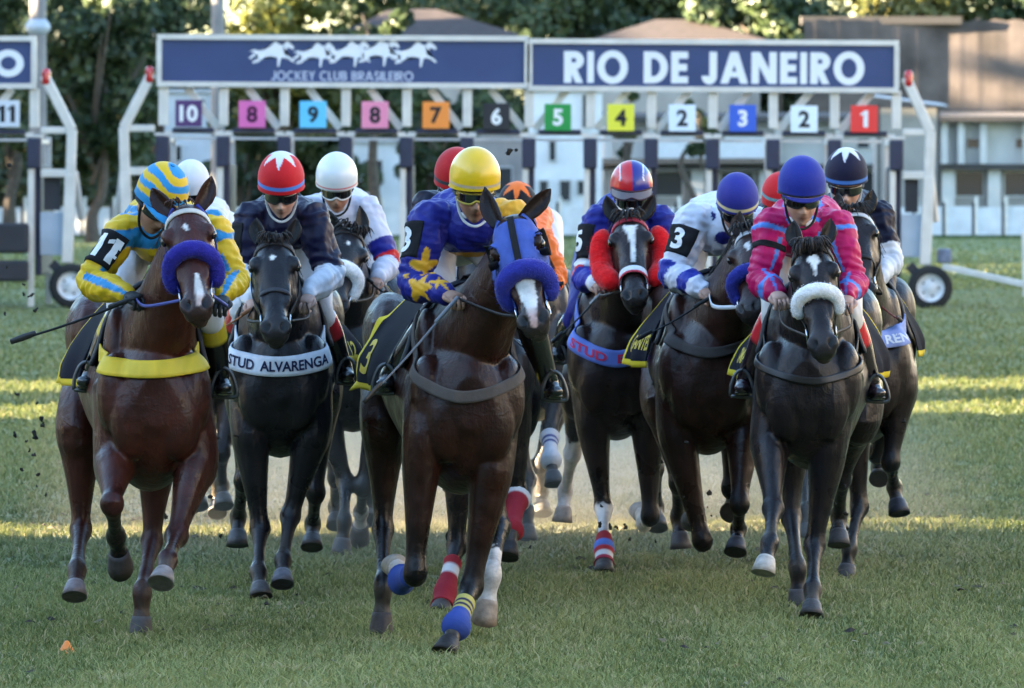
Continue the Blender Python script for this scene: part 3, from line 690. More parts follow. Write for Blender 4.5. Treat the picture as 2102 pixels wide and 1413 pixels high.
# ------------------------------------------------------------------ trees
LEAF = leaf_material('leaf', .30)
BARK = mat('bark', rgb=(.07, .055, .045), rough=.95, bump=.6, bscale=8, var=.3)
def tree(label, x, y, h, cw, ch_, n, seed, c1=(.020, .036, .016), c2=(.055, .080, .030), leaf=.34, base=None, blobs=16, name='tree', group='trees behind the course'):
    r = np.random.default_rng(seed); t = empty(name, (x, y, 0), label, 'tree', group)
    tb = MB(); zc = h - ch_; k = max(.12, h * .022)
    tb.limb([(x, y, 0), (x + r.normal() * .15, y, zc * .5), (x + r.normal() * .3, y, zc), (x + r.normal() * .4, y, h - ch_ * .5)], [k * 1.4, k, k * .8, k * .3], n=10)
    for i in range(6):
        a = r.random() * 6.28; z0 = zc * .8 + r.random() * ch_ * .5; e = np.array([x + math.cos(a) * cw * .75, y + math.sin(a) * cw * .75, z0 + ch_ * (.25 + .4 * r.random())])
        tb.limb([(x, y, z0), (np.array([x, y, z0]) * .5 + e * .5) + np.array([0, 0, .3]), e], [k * .5, k * .35, k * .1], n=7)
    tb.build('trunk', BARK, t)
    cs = np.stack([x + r.normal(size=blobs) * cw * .48, y + r.normal(size=blobs) * cw * .48, zc + ch_ * (.10 + .85 * r.random(blobs))], 1)
    rs = cw * (.26 + .26 * r.random(blobs)); bi = r.integers(0, blobs, n)
    d = r.normal(size=(n, 3)); d /= np.linalg.norm(d, axis=1, keepdims=True); rad = rs[bi] * (.55 + .5 * r.random(n) ** .6)
    P = cs[bi] + d * rad[:, None] * np.array([1, 1, .8])
    keep = P[:, 2] > .3; P, d, bi = P[keep], d[keep], bi[keep]; n = len(P)
    nn = d + r.normal(size=(n, 3)) * .7 + np.array([0, -.1, .3]); nn /= np.linalg.norm(nn, axis=1, keepdims=True)
    s = np.cross(nn, r.normal(size=(n, 3))); s /= np.linalg.norm(s, axis=1, keepdims=True); q = np.cross(nn, s); sz = leaf * (.5 + .9 * r.random(n))[:, None]
    V = np.stack([P - s * sz * .5, P + q * sz * .35, P + s * sz * .5, P - q * sz * .35], 1).reshape(-1, 3)
    Fs = np.arange(n)[:, None] * 4 + np.arange(4)[None]
    f = np.clip(.5 + .3 * r.normal(size=blobs)[bi] + .25 * r.normal(size=n), 0, 1)[:, None]
    C = np.repeat(np.array(c1) * (1 - f) + np.array(c2) * f, 4, axis=0)
    o = fast_mesh('crown', V, Fs, LEAF, C); o.data.transform(Matrix.Translation(-Vector(wloc(t)))); o.parent = t
    return t
def tpx(lab, px, Y, ytop, wpx, ybot, seed, n=6000, **k):
    zt = bzp(ytop, Y); tree(lab, bxp(px, Y), Y, zt, wpx * Y / F / 2 * .9, zt - bzp(ybot, Y), n, seed, **k)
tpx('dense dark tree filling the gap between the two gates', 190, 245, -40, 330, 380, 11, 13000, blobs=30)
tpx('dark tree behind the left gate sign', 20, 262, -60, 240, 330, 12, 9000, blobs=22)
tpx('dark tree left of the long gate with hazy crown', 330, 290, -50, 260, 330, 13, 9000, blobs=22)
tpx('tree with leaves coloured yellow as if sunlit above the left signboard', 590, 255, -70, 330, 270, 14, 12000, c1=(.045, .060, .016), c2=(.16, .16, .035), blobs=28)  # sunlight put into the lighter, yellower leaf colours
tpx('dark green tree beside the left brown roof', 780, 262, -30, 150, 300, 15, 6000, blobs=16)
tpx('broad dark tree between the two brown roofs', 1130, 360, -50, 340, 120, 16, 12000, blobs=28, leaf=.42)
tpx('dark tree right of the right brown roof', 1590, 350, -60, 280, 130, 17, 10000, blobs=24, leaf=.42)
tpx('bushy tree on top of the retaining wall', 1880, 356, -60, 420, 52, 18, 12000, c1=(.04, .055, .016), c2=(.14, .13, .035), blobs=28, leaf=.42)  # leaf colours lightened towards yellow to carry the sun
tpx('tree at the upper right corner on the retaining wall', 2120, 352, -70, 160, 70, 19, 5000, blobs=14, leaf=.42)
tpx('tall tree far behind the roofs', 960, 380, -90, 420, 90, 20, 10000, blobs=26, leaf=.5)
tpx('tall tree far behind the right signboard', 1330, 385, -90, 420, 90, 21, 10000, blobs=26, leaf=.5)
tpx('low dark bushy tree behind stalls seven and eight', 900, 270, 180, 200, 420, 22, 7000, blobs=20)
tpx('low bushy tree behind stalls eight and nine', 640, 268, 200, 170, 430, 23, 6000, blobs=18)
tpx('low bushy tree behind stall ten', 500, 268, 215, 150, 440, 24, 5000, blobs=16)
tpx('small tree with thin crown behind stall four', 1290, 275, 170, 60, 420, 25, 1500, blobs=8)
tpx('dark bush against the pavilion behind stall two', 1440, 280, 180, 70, 330, 26, 2000, blobs=8)
tpx('tree standing behind the far left house', 110, 300, -90, 300, 300, 27, 8000, blobs=22)
def woods(y, px0, px1, ztop, n, seed, c1, c2, leaf=.5):
    r = np.random.default_rng(seed); x0, x1 = bxp(px0, y), bxp(px1, y); X = x0 + (x1 - x0) * r.random(n)
    top = ztop * (.80 + .14 * np.sin(X * .9 + 1) + .10 * np.sin(X * 2.3)); Z = top * r.random(n) ** .8; Yy = y + r.normal(size=n) * .9 + np.abs(np.sin(X * .8)) * 1.6 + np.abs(np.sin(Z * 1.1 + X)) * .9
    P = np.stack([X, Yy, Z], 1); nn = np.array([0, -1, .5]) + r.normal(size=(n, 3)) * .8; nn /= np.linalg.norm(nn, axis=1, keepdims=True)
    s_ = np.cross(nn, r.normal(size=(n, 3))); s_ /= np.linalg.norm(s_, axis=1, keepdims=True); q = np.cross(nn, s_); sz = leaf * (.5 + .9 * r.random(n))[:, None]
    V = np.stack([P - s_ * sz * .5, P + q * sz * .35, P + s_ * sz * .5, P - q * sz * .35], 1).reshape(-1, 3)
    f = np.clip(.5 + .35 * fbm(P, 1.3, seed) + .2 * r.normal(size=n), 0, 1)[:, None]; C = np.repeat(np.array(c1) * (1 - f) + np.array(c2) * f, 4, axis=0)
    o = fast_mesh('woods', V, np.arange(n)[:, None] * 4 + np.arange(4)[None], LEAF, C); o['kind'] = 'stuff'
woods(322, -120, 1250, 9.5, 30000, 31, (.028, .046, .020), (.070, .092, .036))
woods(354, 1480, 1740, 11.0, 9000, 34, (.024, .040, .018), (.060, .080, .032), .5)
woods(272, -60, 330, 4.2, 9000, 32, (.034, .052, .024), (.080, .098, .040), .35)
woods(272, 440, 730, 3.8, 9000, 33, (.034, .052, .024), (.080, .098, .040), .35)

# ------------------------------------------------------------------ unseen stands and trees added to block the low sun and sky
CONC = mat('blocker_concrete', rgb=(.33, .32, .31), rough=.9, var=.1)
def sun_blocker(y0, y1, x=-44, h=20):  # solid mass added out of frame only to shade the course
    s = empty('blocker', (x, (y0 + y1) / 2, 0), 'concrete grandstand added unseen beside the course to block the low sun', 'blocker', 'grandstand shapes added to block light')
    b = MB(); b.box((x - 10, y0, 0), (x, y1, 3)); b.box((x - 10, y0 + .01, 3.01), (x - 3, y1 - .01, 6)); b.box((x - 10, y0, 6.01), (x - 6, y1, h - .6)); b.build('blocker_body', CONC, s, smooth=False)
    b = MB(); b.box((x - 11, y0, h - .59), (x + 1.5, y1, h)); b.build('roof', CONC, s, smooth=False)
    for yy in np.arange(y0 + 1, y1, 6): 
        c = MB(); c.box((x - .6, yy, 3.01), (x - .2, yy + .4, h - .6)); c.build('column', CONC, s, smooth=False)
TA = math.tan(R(-SUN_AZ - 90))
y_in = lambda Y: Y - TA * 56.5; y_out = lambda Y: Y - TA * 42.5
for a, b_ in ((-60, y_in(38.22)), (y_out(38.36), y_in(57.8)), (y_out(60.2), y_in(65.0)), (y_out(67.8), 150)): sun_blocker(a, b_)  # gaps between the added masses let sunlit strips reach the turf
def sky_blocker(x0, y0, x1, y1, h, lab):  # mass added out of frame to cut low sky light on the horses
    s = empty('blocker', ((x0 + x1) / 2, (y0 + y1) / 2, 0), lab, 'blocker', 'grandstand shapes added to block light')
    b = MB(); b.box((x0, y0, 0), (x1, y1, h - .6)); b.build('blocker_body', mat('blocker_dark', rgb=(.10, .10, .11), rough=.8, var=.3, vscale=.4), s, smooth=False)
    b = MB(); b.box((x0 - 1, y0 - 1, h - .59), (x1 + 1, y1 + 1, h)); b.build('roof', CONC, s, smooth=False)
sky_blocker(44, -40, 58, 150, 22, 'long grandstand added unseen on the right to cut low sky light')
sky_blocker(-40, -62, 42, -48, 30, 'wide grandstand added unseen behind the camera to darken the horse fronts')
for i in range(19):  # tree row added out of frame, its height sets the background shade line
    yy = {12: 313, 13: 340, 14: 354, 15: 367, 16: 380, 17: 393, 18: 406}.get(i, 158 + i * 13.2)
    tree('tall leafy tree added unseen to keep sun off the background', -62 + 3 * math.sin(i * 2.1), yy, (16.5 + 2.2 * math.sin(i * 1.7) + (2.0 if i > 8 else 0)) if i < 11 else (15.5, 17.5, 19, 25, 25, 25, 25, 25)[i - 11], 8.5, 15.5, 2600, 60 + i, leaf=1.5, blobs=22, group='trees added to block the sun')

tree('thin leafed tree added unseen to dapple the sun on the wall', -66, 330, 23, 7.5, 21, 420, 99, leaf=1.3, blobs=30, group='trees added to block the sun')  # sparse crown added out of frame to break up the wall's sun patch

# ------------------------------------------------------------------ marker and flying clods of turf
rt_ = np.random.default_rng(77); nb_ = 900
Yb_ = 25.5 + 18 * rt_.random(nb_) ** 1.2; Xb_ = (rt_.random(nb_) * 2 - 1) * (1060 / F * Yb_); cl_ = fbm(np.stack([Xb_, Yb_ * .6, 0 * Xb_], 1), 2.4, 9); kp = cl_ > .1; Xb_, Yb_ = Xb_[kp], Yb_[kp]
lb = MB()
for x, y in zip(Xb_, Yb_):
    r = .006 + .014 * rt_.random() ** 2.5; dk = rt_.random() < .55
    base_ = np.array([.030, .024, .017] if dk else [.20, .17, .10]) * (.6 + .8 * rt_.random())
    V = np.array([[-1, -.7, 0], [1, -.6, 0], [.8, .9, 0], [-.9, .8, 0], [.1, 0, .8]]) * r * np.array([1.6, 1.3, 1]) + rt_.normal(size=(5, 3)) * r * .3
    a_ = rt_.random() * 6.28; V = V @ np.array([[math.cos(a_), math.sin(a_), 0], [-math.sin(a_), math.cos(a_), 0], [0, 0, 1]]) + np.array([x, y, .022])
    lb.add(V, [(0, 1, 4), (1, 2, 4), (2, 3, 4), (3, 0, 4)], col=base_)
tag(lb.build('loose_turf', mat('loose_turf', attr=True, rough=.95, bump=.5, bscale=80), smooth=False), kind='stuff')
mk_ = empty('marker_disc', tuple(W(137, 1344, 28.2) * np.array([1, 1, 0])), 'small orange marker disc lying in the grass at the lower left', 'marker')
c_ = W(137, 1344, 28.2); b = MB(); b.limb([(c_[0], c_[1], .0), (c_[0], c_[1], .02), (c_[0], c_[1], .055)], [.035, .032, .012], n=16, curve=False); b.build('cone', mat('marker_orange', rgb=(.75, .22, .03), rough=.5), mk_)
DIRT = mat('turf_clod', attr=True, rough=.95, bump=.6, bscale=60)
rc = np.random.default_rng(21); spots = [(30, 893, 30, 9), (72, 895, 30, 12), (85, 860, 30, 9), (78, 975, 29.5, 8), (45, 965, 30, 7), (1045, 312, 30, 13), (1060, 308, 30, 6), (1150, 583, 33, 9), (1735, 1000, 32, 8), (1855, 865, 33, 8), (1775, 910, 33, 7), (20, 340, 31, 10),
    (895, 838, 30, 9), (430, 940, 31, 9), (300, 1035, 31, 8), (330, 1008, 31, 7), (452, 1100, 31, 8), (1456, 1012, 34, 10), (1380, 1000, 34, 8)]
for k in range(70):
    cl = [(60, 880, 70, 130), (300, 1060, 120, 70), (440, 960, 60, 120), (880, 1010, 80, 70), (1010, 1080, 60, 60), (1430, 1030, 60, 90), (1300, 1080, 80, 50), (1700, 1010, 90, 80), (60, 620, 70, 40)][k % 9]
    spots.append((cl[0] + rc.normal() * cl[2] * .6, cl[1] + rc.normal() * cl[3] * .6, 30 + rc.random() * 5, 3.2 + rc.random() * 6.5))
dm = bpy.data.materials.new('dust'); dm.use_nodes = True; dn = dm.node_tree.nodes; dl = dm.node_tree.links; dn.remove(dn['Principled BSDF'])
pv = dn.new('ShaderNodeVolumePrincipled'); pv.inputs['Color'].default_value = (.86, .78, .64, 1); pv.inputs['Anisotropy'].default_value = .2; dl.new(pv.outputs[0], dn['Material Output'].inputs['Volume'])
tc_ = dn.new('ShaderNodeTexCoord'); nz_ = dn.new('ShaderNodeTexNoise'); nz_.inputs['Scale'].default_value = .9; nz_.inputs['Detail'].default_value = 3; dl.new(tc_.outputs['Object'], nz_.inputs['Vector'])
sx_ = dn.new('ShaderNodeSeparateXYZ'); dl.new(tc_.outputs['Generated'], sx_.inputs[0])
def dmath(op, a, b=None):
    q = dn.new('ShaderNodeMath'); q.operation = op; q.use_clamp = False
    for i, v in enumerate((a, b)):
        if v is None: continue
        if hasattr(v, 'links'): dl.new(v, q.inputs[i])
        else: q.inputs[i].default_value = v
    return q.outputs[0]
def hump(o, p): return dmath('POWER', dmath('SUBTRACT', 1.0, dmath('MULTIPLY', dmath('ABSOLUTE', dmath('SUBTRACT', o, .5)), 1.99)), p)
fz = dmath('POWER', dmath('MAXIMUM', dmath('SUBTRACT', 1.0, sx_.outputs[2]), 0.0), 1.6)
den = dmath('MULTIPLY', dmath('MULTIPLY', hump(sx_.outputs[0], .8), hump(sx_.outputs[1], .6)), dmath('MULTIPLY', fz, dmath('MAXIMUM', dmath('SUBTRACT', nz_.outputs['Fac'], .30), 0.0)))
dl.new(dmath('MULTIPLY', den, .85), pv.inputs['Density'])
db = MB(); db.box((-2.9, 33, .005), (2.9, 56, 1.25)); do_ = db.build('dust', dm, smooth=False); do_['kind'] = 'stuff'
SC.cycles.volume_step_rate = 4.0; SC.cycles.volume_max_steps = 64
for px, py, Y, s in spots:
    p = W(px, py, Y); r = s * Y / F * .5
    if p[2] < .03: continue
    b = MB(); V0 = len(b.F); b.ell(p, np.array([1.4, 1, .7]) * r, nu=7, nv=5); V = b.verts() + rc.normal(size=(len(b.verts()), 3)) * r * .35
    o = mk('turf_clod', V - p, b.F, DIRT, None, np.tile(np.array([.022, .018, .013]) * (.7 + .7 * rc.random()), (len(V), 1)), smooth=False); o.location = p; o.rotation_euler = (0, rc.random() * 3, 0)
    tag(o, 'small dark clod of turf thrown up into the air by the hooves', 'clod', 'clods of turf in the air')
# ------------------------------------------------------------------ horses
HT = np.array([-.06, 0, .08, .16, .24, .32, .40, .48, .54, .585, .61])
HTOP = np.array([.0, .052, .070, .074, .066, .056, .048, .046, .046, .032, .004])
HBOT = np.array([-.09, -.12, -.165, -.20, -.205, -.175, -.115, -.088, -.082, -.075, -.055])
HWID = np.array([.055, .078, .098, .108, .096, .078, .063, .058, .066, .060, .040])

def superring(c, a1, a2, r1, r2, n, e=2.0):
    th = np.arange(n) / n * 2 * math.pi
    cx = np.sign(np.cos(th)) * np.abs(np.cos(th)) ** (2 / e); sy = np.sign(np.sin(th)) * np.abs(np.sin(th)) ** (2 / e)
    return c + np.outer(cx * r1, a1) + np.outer(sy * r2, a2)

def add_rings(mb, rings):
    n = len(rings[0]); V = np.concatenate(rings)
    Fs = [(i * n + j, i * n + (j + 1) % n, (i + 1) * n + (j + 1) % n, (i + 1) * n + j) for i in range(len(rings) - 1) for j in range(n)]
    Fs += [tuple(range(n - 1, -1, -1)), tuple((len(rings) - 1) * n + j for j in range(n))]
    mb.add(V, Fs)

class Horse: pass

def seg_close(V, A, B):
    """nearest segment index and parameter for every vertex"""
    best = np.full(len(V), 1e9); idx = np.zeros(len(V), int); par = np.zeros(len(V))
    for i, (a, b) in enumerate(zip(A, B)):
        ab = b - a; t = np.clip(((V - a) @ ab) / (ab @ ab + 1e-12), 0, 1)
        d = np.linalg.norm(V - a - t[:, None] * ab, axis=1)
        m = d < best; best[m] = d[m]; idx[m] = i; par[m] = t[m]
    return best, idx, par

def ribbon(name, pts, nrms, width, m, parent, col=None, th=.005, rows=3):
    pts = np.asarray(pts); T = np.gradient(pts, axis=0); Wd = np.cross(T, nrms); Wd /= np.linalg.norm(Wd, axis=1, keepdims=True) + 1e-9
    P = np.stack([pts + Wd * width * (k / (rows - 1) - .5) for k in range(rows)], 1)
    mb = MB(); mb.grid(P, col=None if col is None else np.tile(col, (P.shape[0] * rows, 1)))
    return mb.build(name, m, parent, solid=th)

def smooth1(A, k=2):
    A = np.array(A, float)
    for _ in range(k):
        B = A.copy(); B[1:-1] = (A[:-2] + 2 * A[1:-1] + A[2:]) / 4; A = B
    return A

def make_horse(H):
    h = Horse(); h.H = H; Y = H['Y']; hs = H.get('hs', 1.0); lift = H.get('lift', 0.0)
    xc = (H['chest'] - CX) / F * (Y - .42); xr = (H['rump'] - CX) / F * (Y + 1.1)
    def Xc(u): return xc + (xr - xc) * (.42 - u) / 1.52
    def P(u, v, w): return np.array([Xc(u) + v * hs, Y - u * hs, w * hs + lift])
    h.P = P; h.Xc = Xc; h.Y = Y
    root = empty('racehorse', (Xc(0), Y, 0), H['label'], 'horse', H.get('group'))
    h.root = root
    mb = MB()
    # torso, egg-shaped rings
    TR = [(.52, 1.10, .10, .12), (.47, 1.09, .19, .235), (.36, 1.08, .250, .335), (.2, 1.10, .278, .415), (.02, 1.14, .288, .45), (-.25, 1.17, .305, .41),
          (-.5, 1.21, .31, .37), (-.78, 1.27, .30, .31), (-1.0, 1.30, .29, .30), (-1.2, 1.29, .255, .285), (-1.36, 1.27, .18, .22), (-1.43, 1.27, .08, .12)]
    TR = cr(np.array(TR), 3); rings = []
    wf = H.get('wide', .95)
    for u, wz, rw, rh in TR:
        th = np.arange(28) / 28 * 2 * math.pi
        c, s_ = np.cos(th), np.sin(th)
        k = np.where(s_ > 0, 1 - .46 * np.clip(s_, 0, 1) ** 1.3, 1 - .16 * np.clip(-s_, 0, 1) ** 1.5)
        rings.append(np.stack([Xc(u) + c * rw * wf * k * hs, np.full(28, Y - u * hs), (wz + s_ * rh) * hs + lift], 1))
    add_rings(mb, rings)
    # muscle masses
    for v in (-1, 1):
        mb.ell(P(.435, v * .098, 1.02), np.array([.105, .085, .19]) * hs)          # breast
        mb.ell(P(.36, v * .172, 1.12), np.array([.085, .12, .19]) * hs)            # point of shoulder
        mb.ell(P(.16, v * .15, 1.26), np.array([.065, .15, .25]) * hs)             # shoulder blade
        mb.ell(P(-1.02, v * .17, 1.36), np.array([.13, .30, .20]) * hs)            # croup
        mb.ell(P(-1.1, v * .18, 1.12), np.array([.12, .24, .26]) * hs)             # thigh
    mb.ell(P(.24, 0, .82), np.array([.13, .16, .10]) * hs)
    # head frame
    pu = H.get('pu', .72)
    hl = H.get('hl', .60) * hs
    poll = W(*H['poll'], Y - pu * hs)
    nose = toward(poll, *H['nose'], hl, +1)
    a = nrm(nose - poll); l = nrm(np.array([1., 0, 0]) - a[0] * a)
    tr = R(H.get('turn', 0)); l = l * math.cos(tr) + np.cross(a, l) * math.sin(tr)
    n = np.cross(a, l); k = np.linalg.norm(nose - poll) / .60
    h.poll, h.a, h.l, h.n, h.k = poll, a, l, n, k
    ks = hs * H.get('hw', 1.0)
    hr = []
    ht = cr(np.stack([HT, HTOP, HBOT, HWID], 1), 3)
    for t, tp, bt, wd in ht:
        hr.append(superring(poll + a * t * k + n * (tp + bt) / 2 * ks, l, n, wd * ks, (tp - bt) / 2 * ks, 22, 2.35))
    add_rings(mb, hr)
    for v in (-1, 1):
        mb.ell(poll + a * .155 * k + l * v * .088 * ks + n * .035 * ks, np.array([.034, .045, .03]) * ks, (l, a, n))      # brow
        mb.ell(poll + a * .25 * k + l * v * .055 * ks - n * .09 * ks, np.array([.05, .10, .095]) * ks, (l, a, n))        # cheek
        mb.ell(poll + a * .33 * k + l * v * .058 * ks + n * .012 * ks, np.array([.018, .10, .02]) * ks, (l, a, n))       # facial crest
        mb.ell(poll + a * .555 * k + l * v * .048 * ks + n * .012 * ks, np.array([.028, .04, .032]) * ks, (l, a, n))     # nostril
    mb.ell(poll + a * .575 * k - n * .075 * ks, np.array([.04, .035, .028]) * ks, (l, a, n))                           # chin
    # neck
    b0 = P(.08, 0, 1.30); e0 = poll + a * .10 * k - n * .07 * ks
    m1 = b0 + (e0 - b0) * .36 + np.array([0, 0, -.02]); m2 = b0 + (e0 - b0) * .72 + np.array([0, .03, .035])
    m2[0] += H.get('nb', 0)
    mb.limb([b0, m1, m2, e0], np.array([(.20, .33), (.150, .235), (.108, .175), (.088, .135)]) * hs, n=20, sub=6)
    # throat groove: paired muscles either side of the windpipe
    for v in (-1, 1):
        q = np.array([v * .055, -.05, -.10])
        mb.limb([P(.26, v * .075, 1.10), m1 + q * 1.15, m2 + q * .9, e0 + np.array([v * .05, -.02, -.05])], np.array([.09, .066, .05, .035]) * hs, n=10)
    # legs
    h.legs = {}
    A_, B_, ID, T0, T1 = [], [], [], [], []
    for nm, js in H['legs'].items():
        sgn = -1 if nm[1] == 'L' else 1
        o = js[0] if isinstance(js[0], dict) else {}
        js = [j for j in js if not isinstance(j, dict)]
        if nm[0] == 'F':
            S = P(.22, sgn * .15, 1.15); E = P(o.get('eu', .30), sgn * o.get('ev', .17), o.get('ez', .84))
            if 'e' in o: E = W(o['e'][0], o['e'][1], Y - o.get('eu', .30) * hs)
            K = toward(E, js[0][0], js[0][1], .43 * hs, js[0][2]); Ft = toward(K, js[1][0], js[1][1], .29 * hs, js[1][2]); T = toward(Ft, js[2][0], js[2][1], .19 * hs, js[2][2])
            lp = lambda A, B, t: A + (B - A) * t
            pts = [S, E, lp(E, K, .25), lp(E, K, .55), lp(E, K, .85), K, lp(K, Ft, .17), lp(K, Ft, .45), lp(K, Ft, .8), Ft, lp(Ft, T, .35), lp(Ft, T, .58)]
            ts = [-.6, 0, .25, .55, .85, 1, 1.17, 1.45, 1.8, 2, 2.35, 2.58]
            rd = [(.12, .17), (.100, .135), (.092, .115), (.068, .080), (.049, .053), (.060, .062), (.045, .048), (.033, .039), (.035, .041), (.050, .055), (.037, .041), (.048, .052)]
            body = 4
        else:
            Hp = P(-1.08, sgn * .13, 1.22); S = P(o.get('eu', -.74), sgn * o.get('ev', .19), o.get('ez', .95))
            if 'e' in o: S = W(o['e'][0], o['e'][1], Y - o.get('eu', -.74) * hs)
            K = toward(S, js[0][0], js[0][1], .45 * hs, js[0][2]); Ft = toward(K, js[1][0], js[1][1], .38 * hs, js[1][2]); T = toward(Ft, js[2][0], js[2][1], .19 * hs, js[2][2])
            lp = lambda A, B, t: A + (B - A) * t
            pts = [Hp, S, lp(S, K, .3), lp(S, K, .6), lp(S, K, .88), K, lp(K, Ft, .14), lp(K, Ft, .4), lp(K, Ft, .8), Ft, lp(Ft, T, .35), lp(Ft, T, .58)]
            ts = [-.6, 0, .3, .6, .88, 1, 1.14, 1.4, 1.8, 2, 2.35, 2.58]
            rd = [(.16, .20), (.125, .165), (.098, .125), (.068, .08), (.048, .062), (.058, .075), (.047, .056), (.035, .044), (.036, .043), (.050, .056), (.038, .042), (.048, .052)]
        pts = np.array(pts); rd = np.array(rd) * hs * H.get('leg', .95)
        mb.limb(pts, rd, n=14, sub=4)
        h.legs[nm] = dict(P=cr(pts, 4), R=cr(rd, 4), t=cr(np.array(ts)[:, None], 4)[:, 0], J=(E if nm[0] == 'F' else S, K, Ft, T))
        for i in range(len(pts) - 1):
            A_.append(pts[i]); B_.append(pts[i + 1]); ID.append(nm); T0.append(ts[i]); T1.append(ts[i + 1])
    nleg = len(A_)
    # body axis segments so that only true leg vertices take leg colours
    for u in (.4, .1, -.3, -.7, -1.1):
        A_.append(P(u, 0, 1.2)); B_.append(P(u - .3, 0, 1.2)); ID.append(''); T0.append(0); T1.append(0)
    V, Fs = remesh(mb, H.get('voxel', .0098), 4)
    # nostrils sink in
    hc = np.stack([(V - poll) @ a / k, (V - poll) @ l / ks, (V - poll) @ n / ks], 1)
    nos = np.zeros(len(V))
    for v in (-1, 1):
        dd = np.sqrt(((hc[:, 0] - .566) / .026) ** 2 + ((hc[:, 1] - v * .046) / .019) ** 2 + ((hc[:, 2] - .026) / .034) ** 2)
        g = np.clip(1.25 - dd, 0, 1); nos = np.maximum(nos, g)
        V = V - (g * .032)[:, None] * (n * .7 + l * v * .7)
    inhead = (hc[:, 0] > -.04) & (hc[:, 0] < .68) & (np.abs(hc[:, 1]) < .135) & (hc[:, 2] > -.24) & (hc[:, 2] < .14)
    # colours
    coat = np.array(H['coat']) * .78; pts_c = np.array(H.get('points', H['coat'])) * .8
    C = np.tile(coat, (len(V), 1))
    nz = fbm(V, 9, Y); nz2 = fbm(V, 40, Y + 3)
    C *= (1 + .12 * nz + .06 * nz2)[:, None]
    belly = np.clip((.95 * hs + lift - V[:, 2]) / .25, 0, 1)
    dist, si, par = seg_close(V, A_, B_)
    ID = np.array(ID); T0 = np.array(T0); T1 = np.array(T1)
    tt = T0[si] + (T1[si] - T0[si]) * par; isleg = (si < nleg) & (~inhead)
    f = np.clip((tt - H.get('black_from', .55)) / .45, 0, 1) * isleg
    C = C * (1 - f[:, None]) + pts_c * f[:, None]
    # dried dust and mud on the lower legs
    f = np.clip((tt - 1.1) / 1.2, 0, 1) * isleg * np.clip(.35 + .5 * fbm(V, 22, Y + 9), 0, .55)
    C = C * (1 - f[:, None]) + np.array([.085, .070, .052]) * f[:, None]
    for lg, (t0, colr) in H.get('socks', {}).items():
        f = np.clip((tt - t0 + .10 * nz2) / .05, 0, 1) * (isleg & (ID[si] == lg))
        C = C * (1 - f[:, None]) + np.array(colr) * (1 + .25 * np.minimum(nz2, 0))[:, None] * f[:, None]
    # head markings and muzzle
    f = np.clip((hc[:, 0] - .47) / .08, 0, 1) * inhead
    mz = np.array(H.get('muzzle', (.035, .03, .03)))
    C = C * (1 - .75 * f[:, None]) + mz * .75 * f[:, None]
    if 'blaze' in H:
        for b in H['blaze']:
            b = np.array(b)
            hwid = np.interp(hc[:, 0], b[:, 0], b[:, 1], left=-1, right=-1); off = np.interp(hc[:, 0], b[:, 0], b[:, 2])
            f = np.clip((hwid - np.abs(hc[:, 1] - off) + .004 * nz2) / .006, 0, 1) * inhead * (hc[:, 2] > -.02)
            wc = np.array(H.get('white', (.62, .60, .57)))
            pk = np.clip((hc[:, 0] - .50) / .06, 0, 1)[:, None] * H.get('pink', 0)
            C = C * (1 - f[:, None]) + (wc * (1 - pk) + np.array([.55, .33, .29]) * pk) * f[:, None]
    C = C * (1 - .9 * np.clip(nos * 1.6, 0, 1)[:, None])
    # ears
    eb = MB(); ear_c = []
    for i, v in enumerate((-1, 1)):
        base = poll - a * .015 * k + l * v * .062 * ks + n * .012 * ks
        tip = W(*H['ears'][i], base[1] + H.get('eback', .03)); tip = base + nrm(tip - base) * max(.13, min(.19, np.linalg.norm(tip - base))) * hs
        d = nrm(tip - base); side = nrm(np.cross(d, np.array([0.25 * v, -1, 0]))); fr = np.cross(side, d)
        if fr[1] > 0: fr = -fr
        rings = []; L_ = np.linalg.norm(tip - base)
        for s, wv in ((-.15, .024), (.05, .032), (.25, .040), (.5, .040), (.72, .030), (.9, .014), (1.0, .003)):
            wv *= hs; c = base + d * L_ * s + l * v * .012 * math.sin(s * 3)
            th = np.arange(12) / 12 * 2 * math.pi
            dep = np.where(np.sin(th) > 0, .30 - 1.0 * np.cos(th) ** 2 * 0 - .55 * (1 - np.abs(np.cos(th))), np.sin(th) * .75)
            rings.append(c + np.outer(np.cos(th) * wv, side) + np.outer(dep * wv, fr))
            inner = np.clip(np.sin(th) * 1.2, 0, 1)[:, None] * (s > 0) * (s < .95)
            ear_c.append(coat * 1.0 * (1 - inner) + coat * .45 * inner)
        add_rings(eb, rings)
    nv = len(V)
    Vb = np.concatenate([V, eb.verts()]); Cb = np.concatenate([C, np.concatenate(ear_c)])
    Fl = (Fs.tolist() if isinstance(Fs, np.ndarray) else list(Fs))
    h.tree = bvh(V, Fl)
    mk('body', Vb, Fl + [tuple(i + nv for i in f) for f in eb.F], COAT, root, np.clip(Cb, .003, 1))
    h.ks = ks
    # eyes
    for v in (-1, 1):
        e = MB(); e.ell(poll + a * .168 * k + l * v * .108 * ks + n * .026 * ks, np.array([.016, .027, .021]) * ks, (l, a, n), 12, 8)
        e.build('eye', EYE, root)
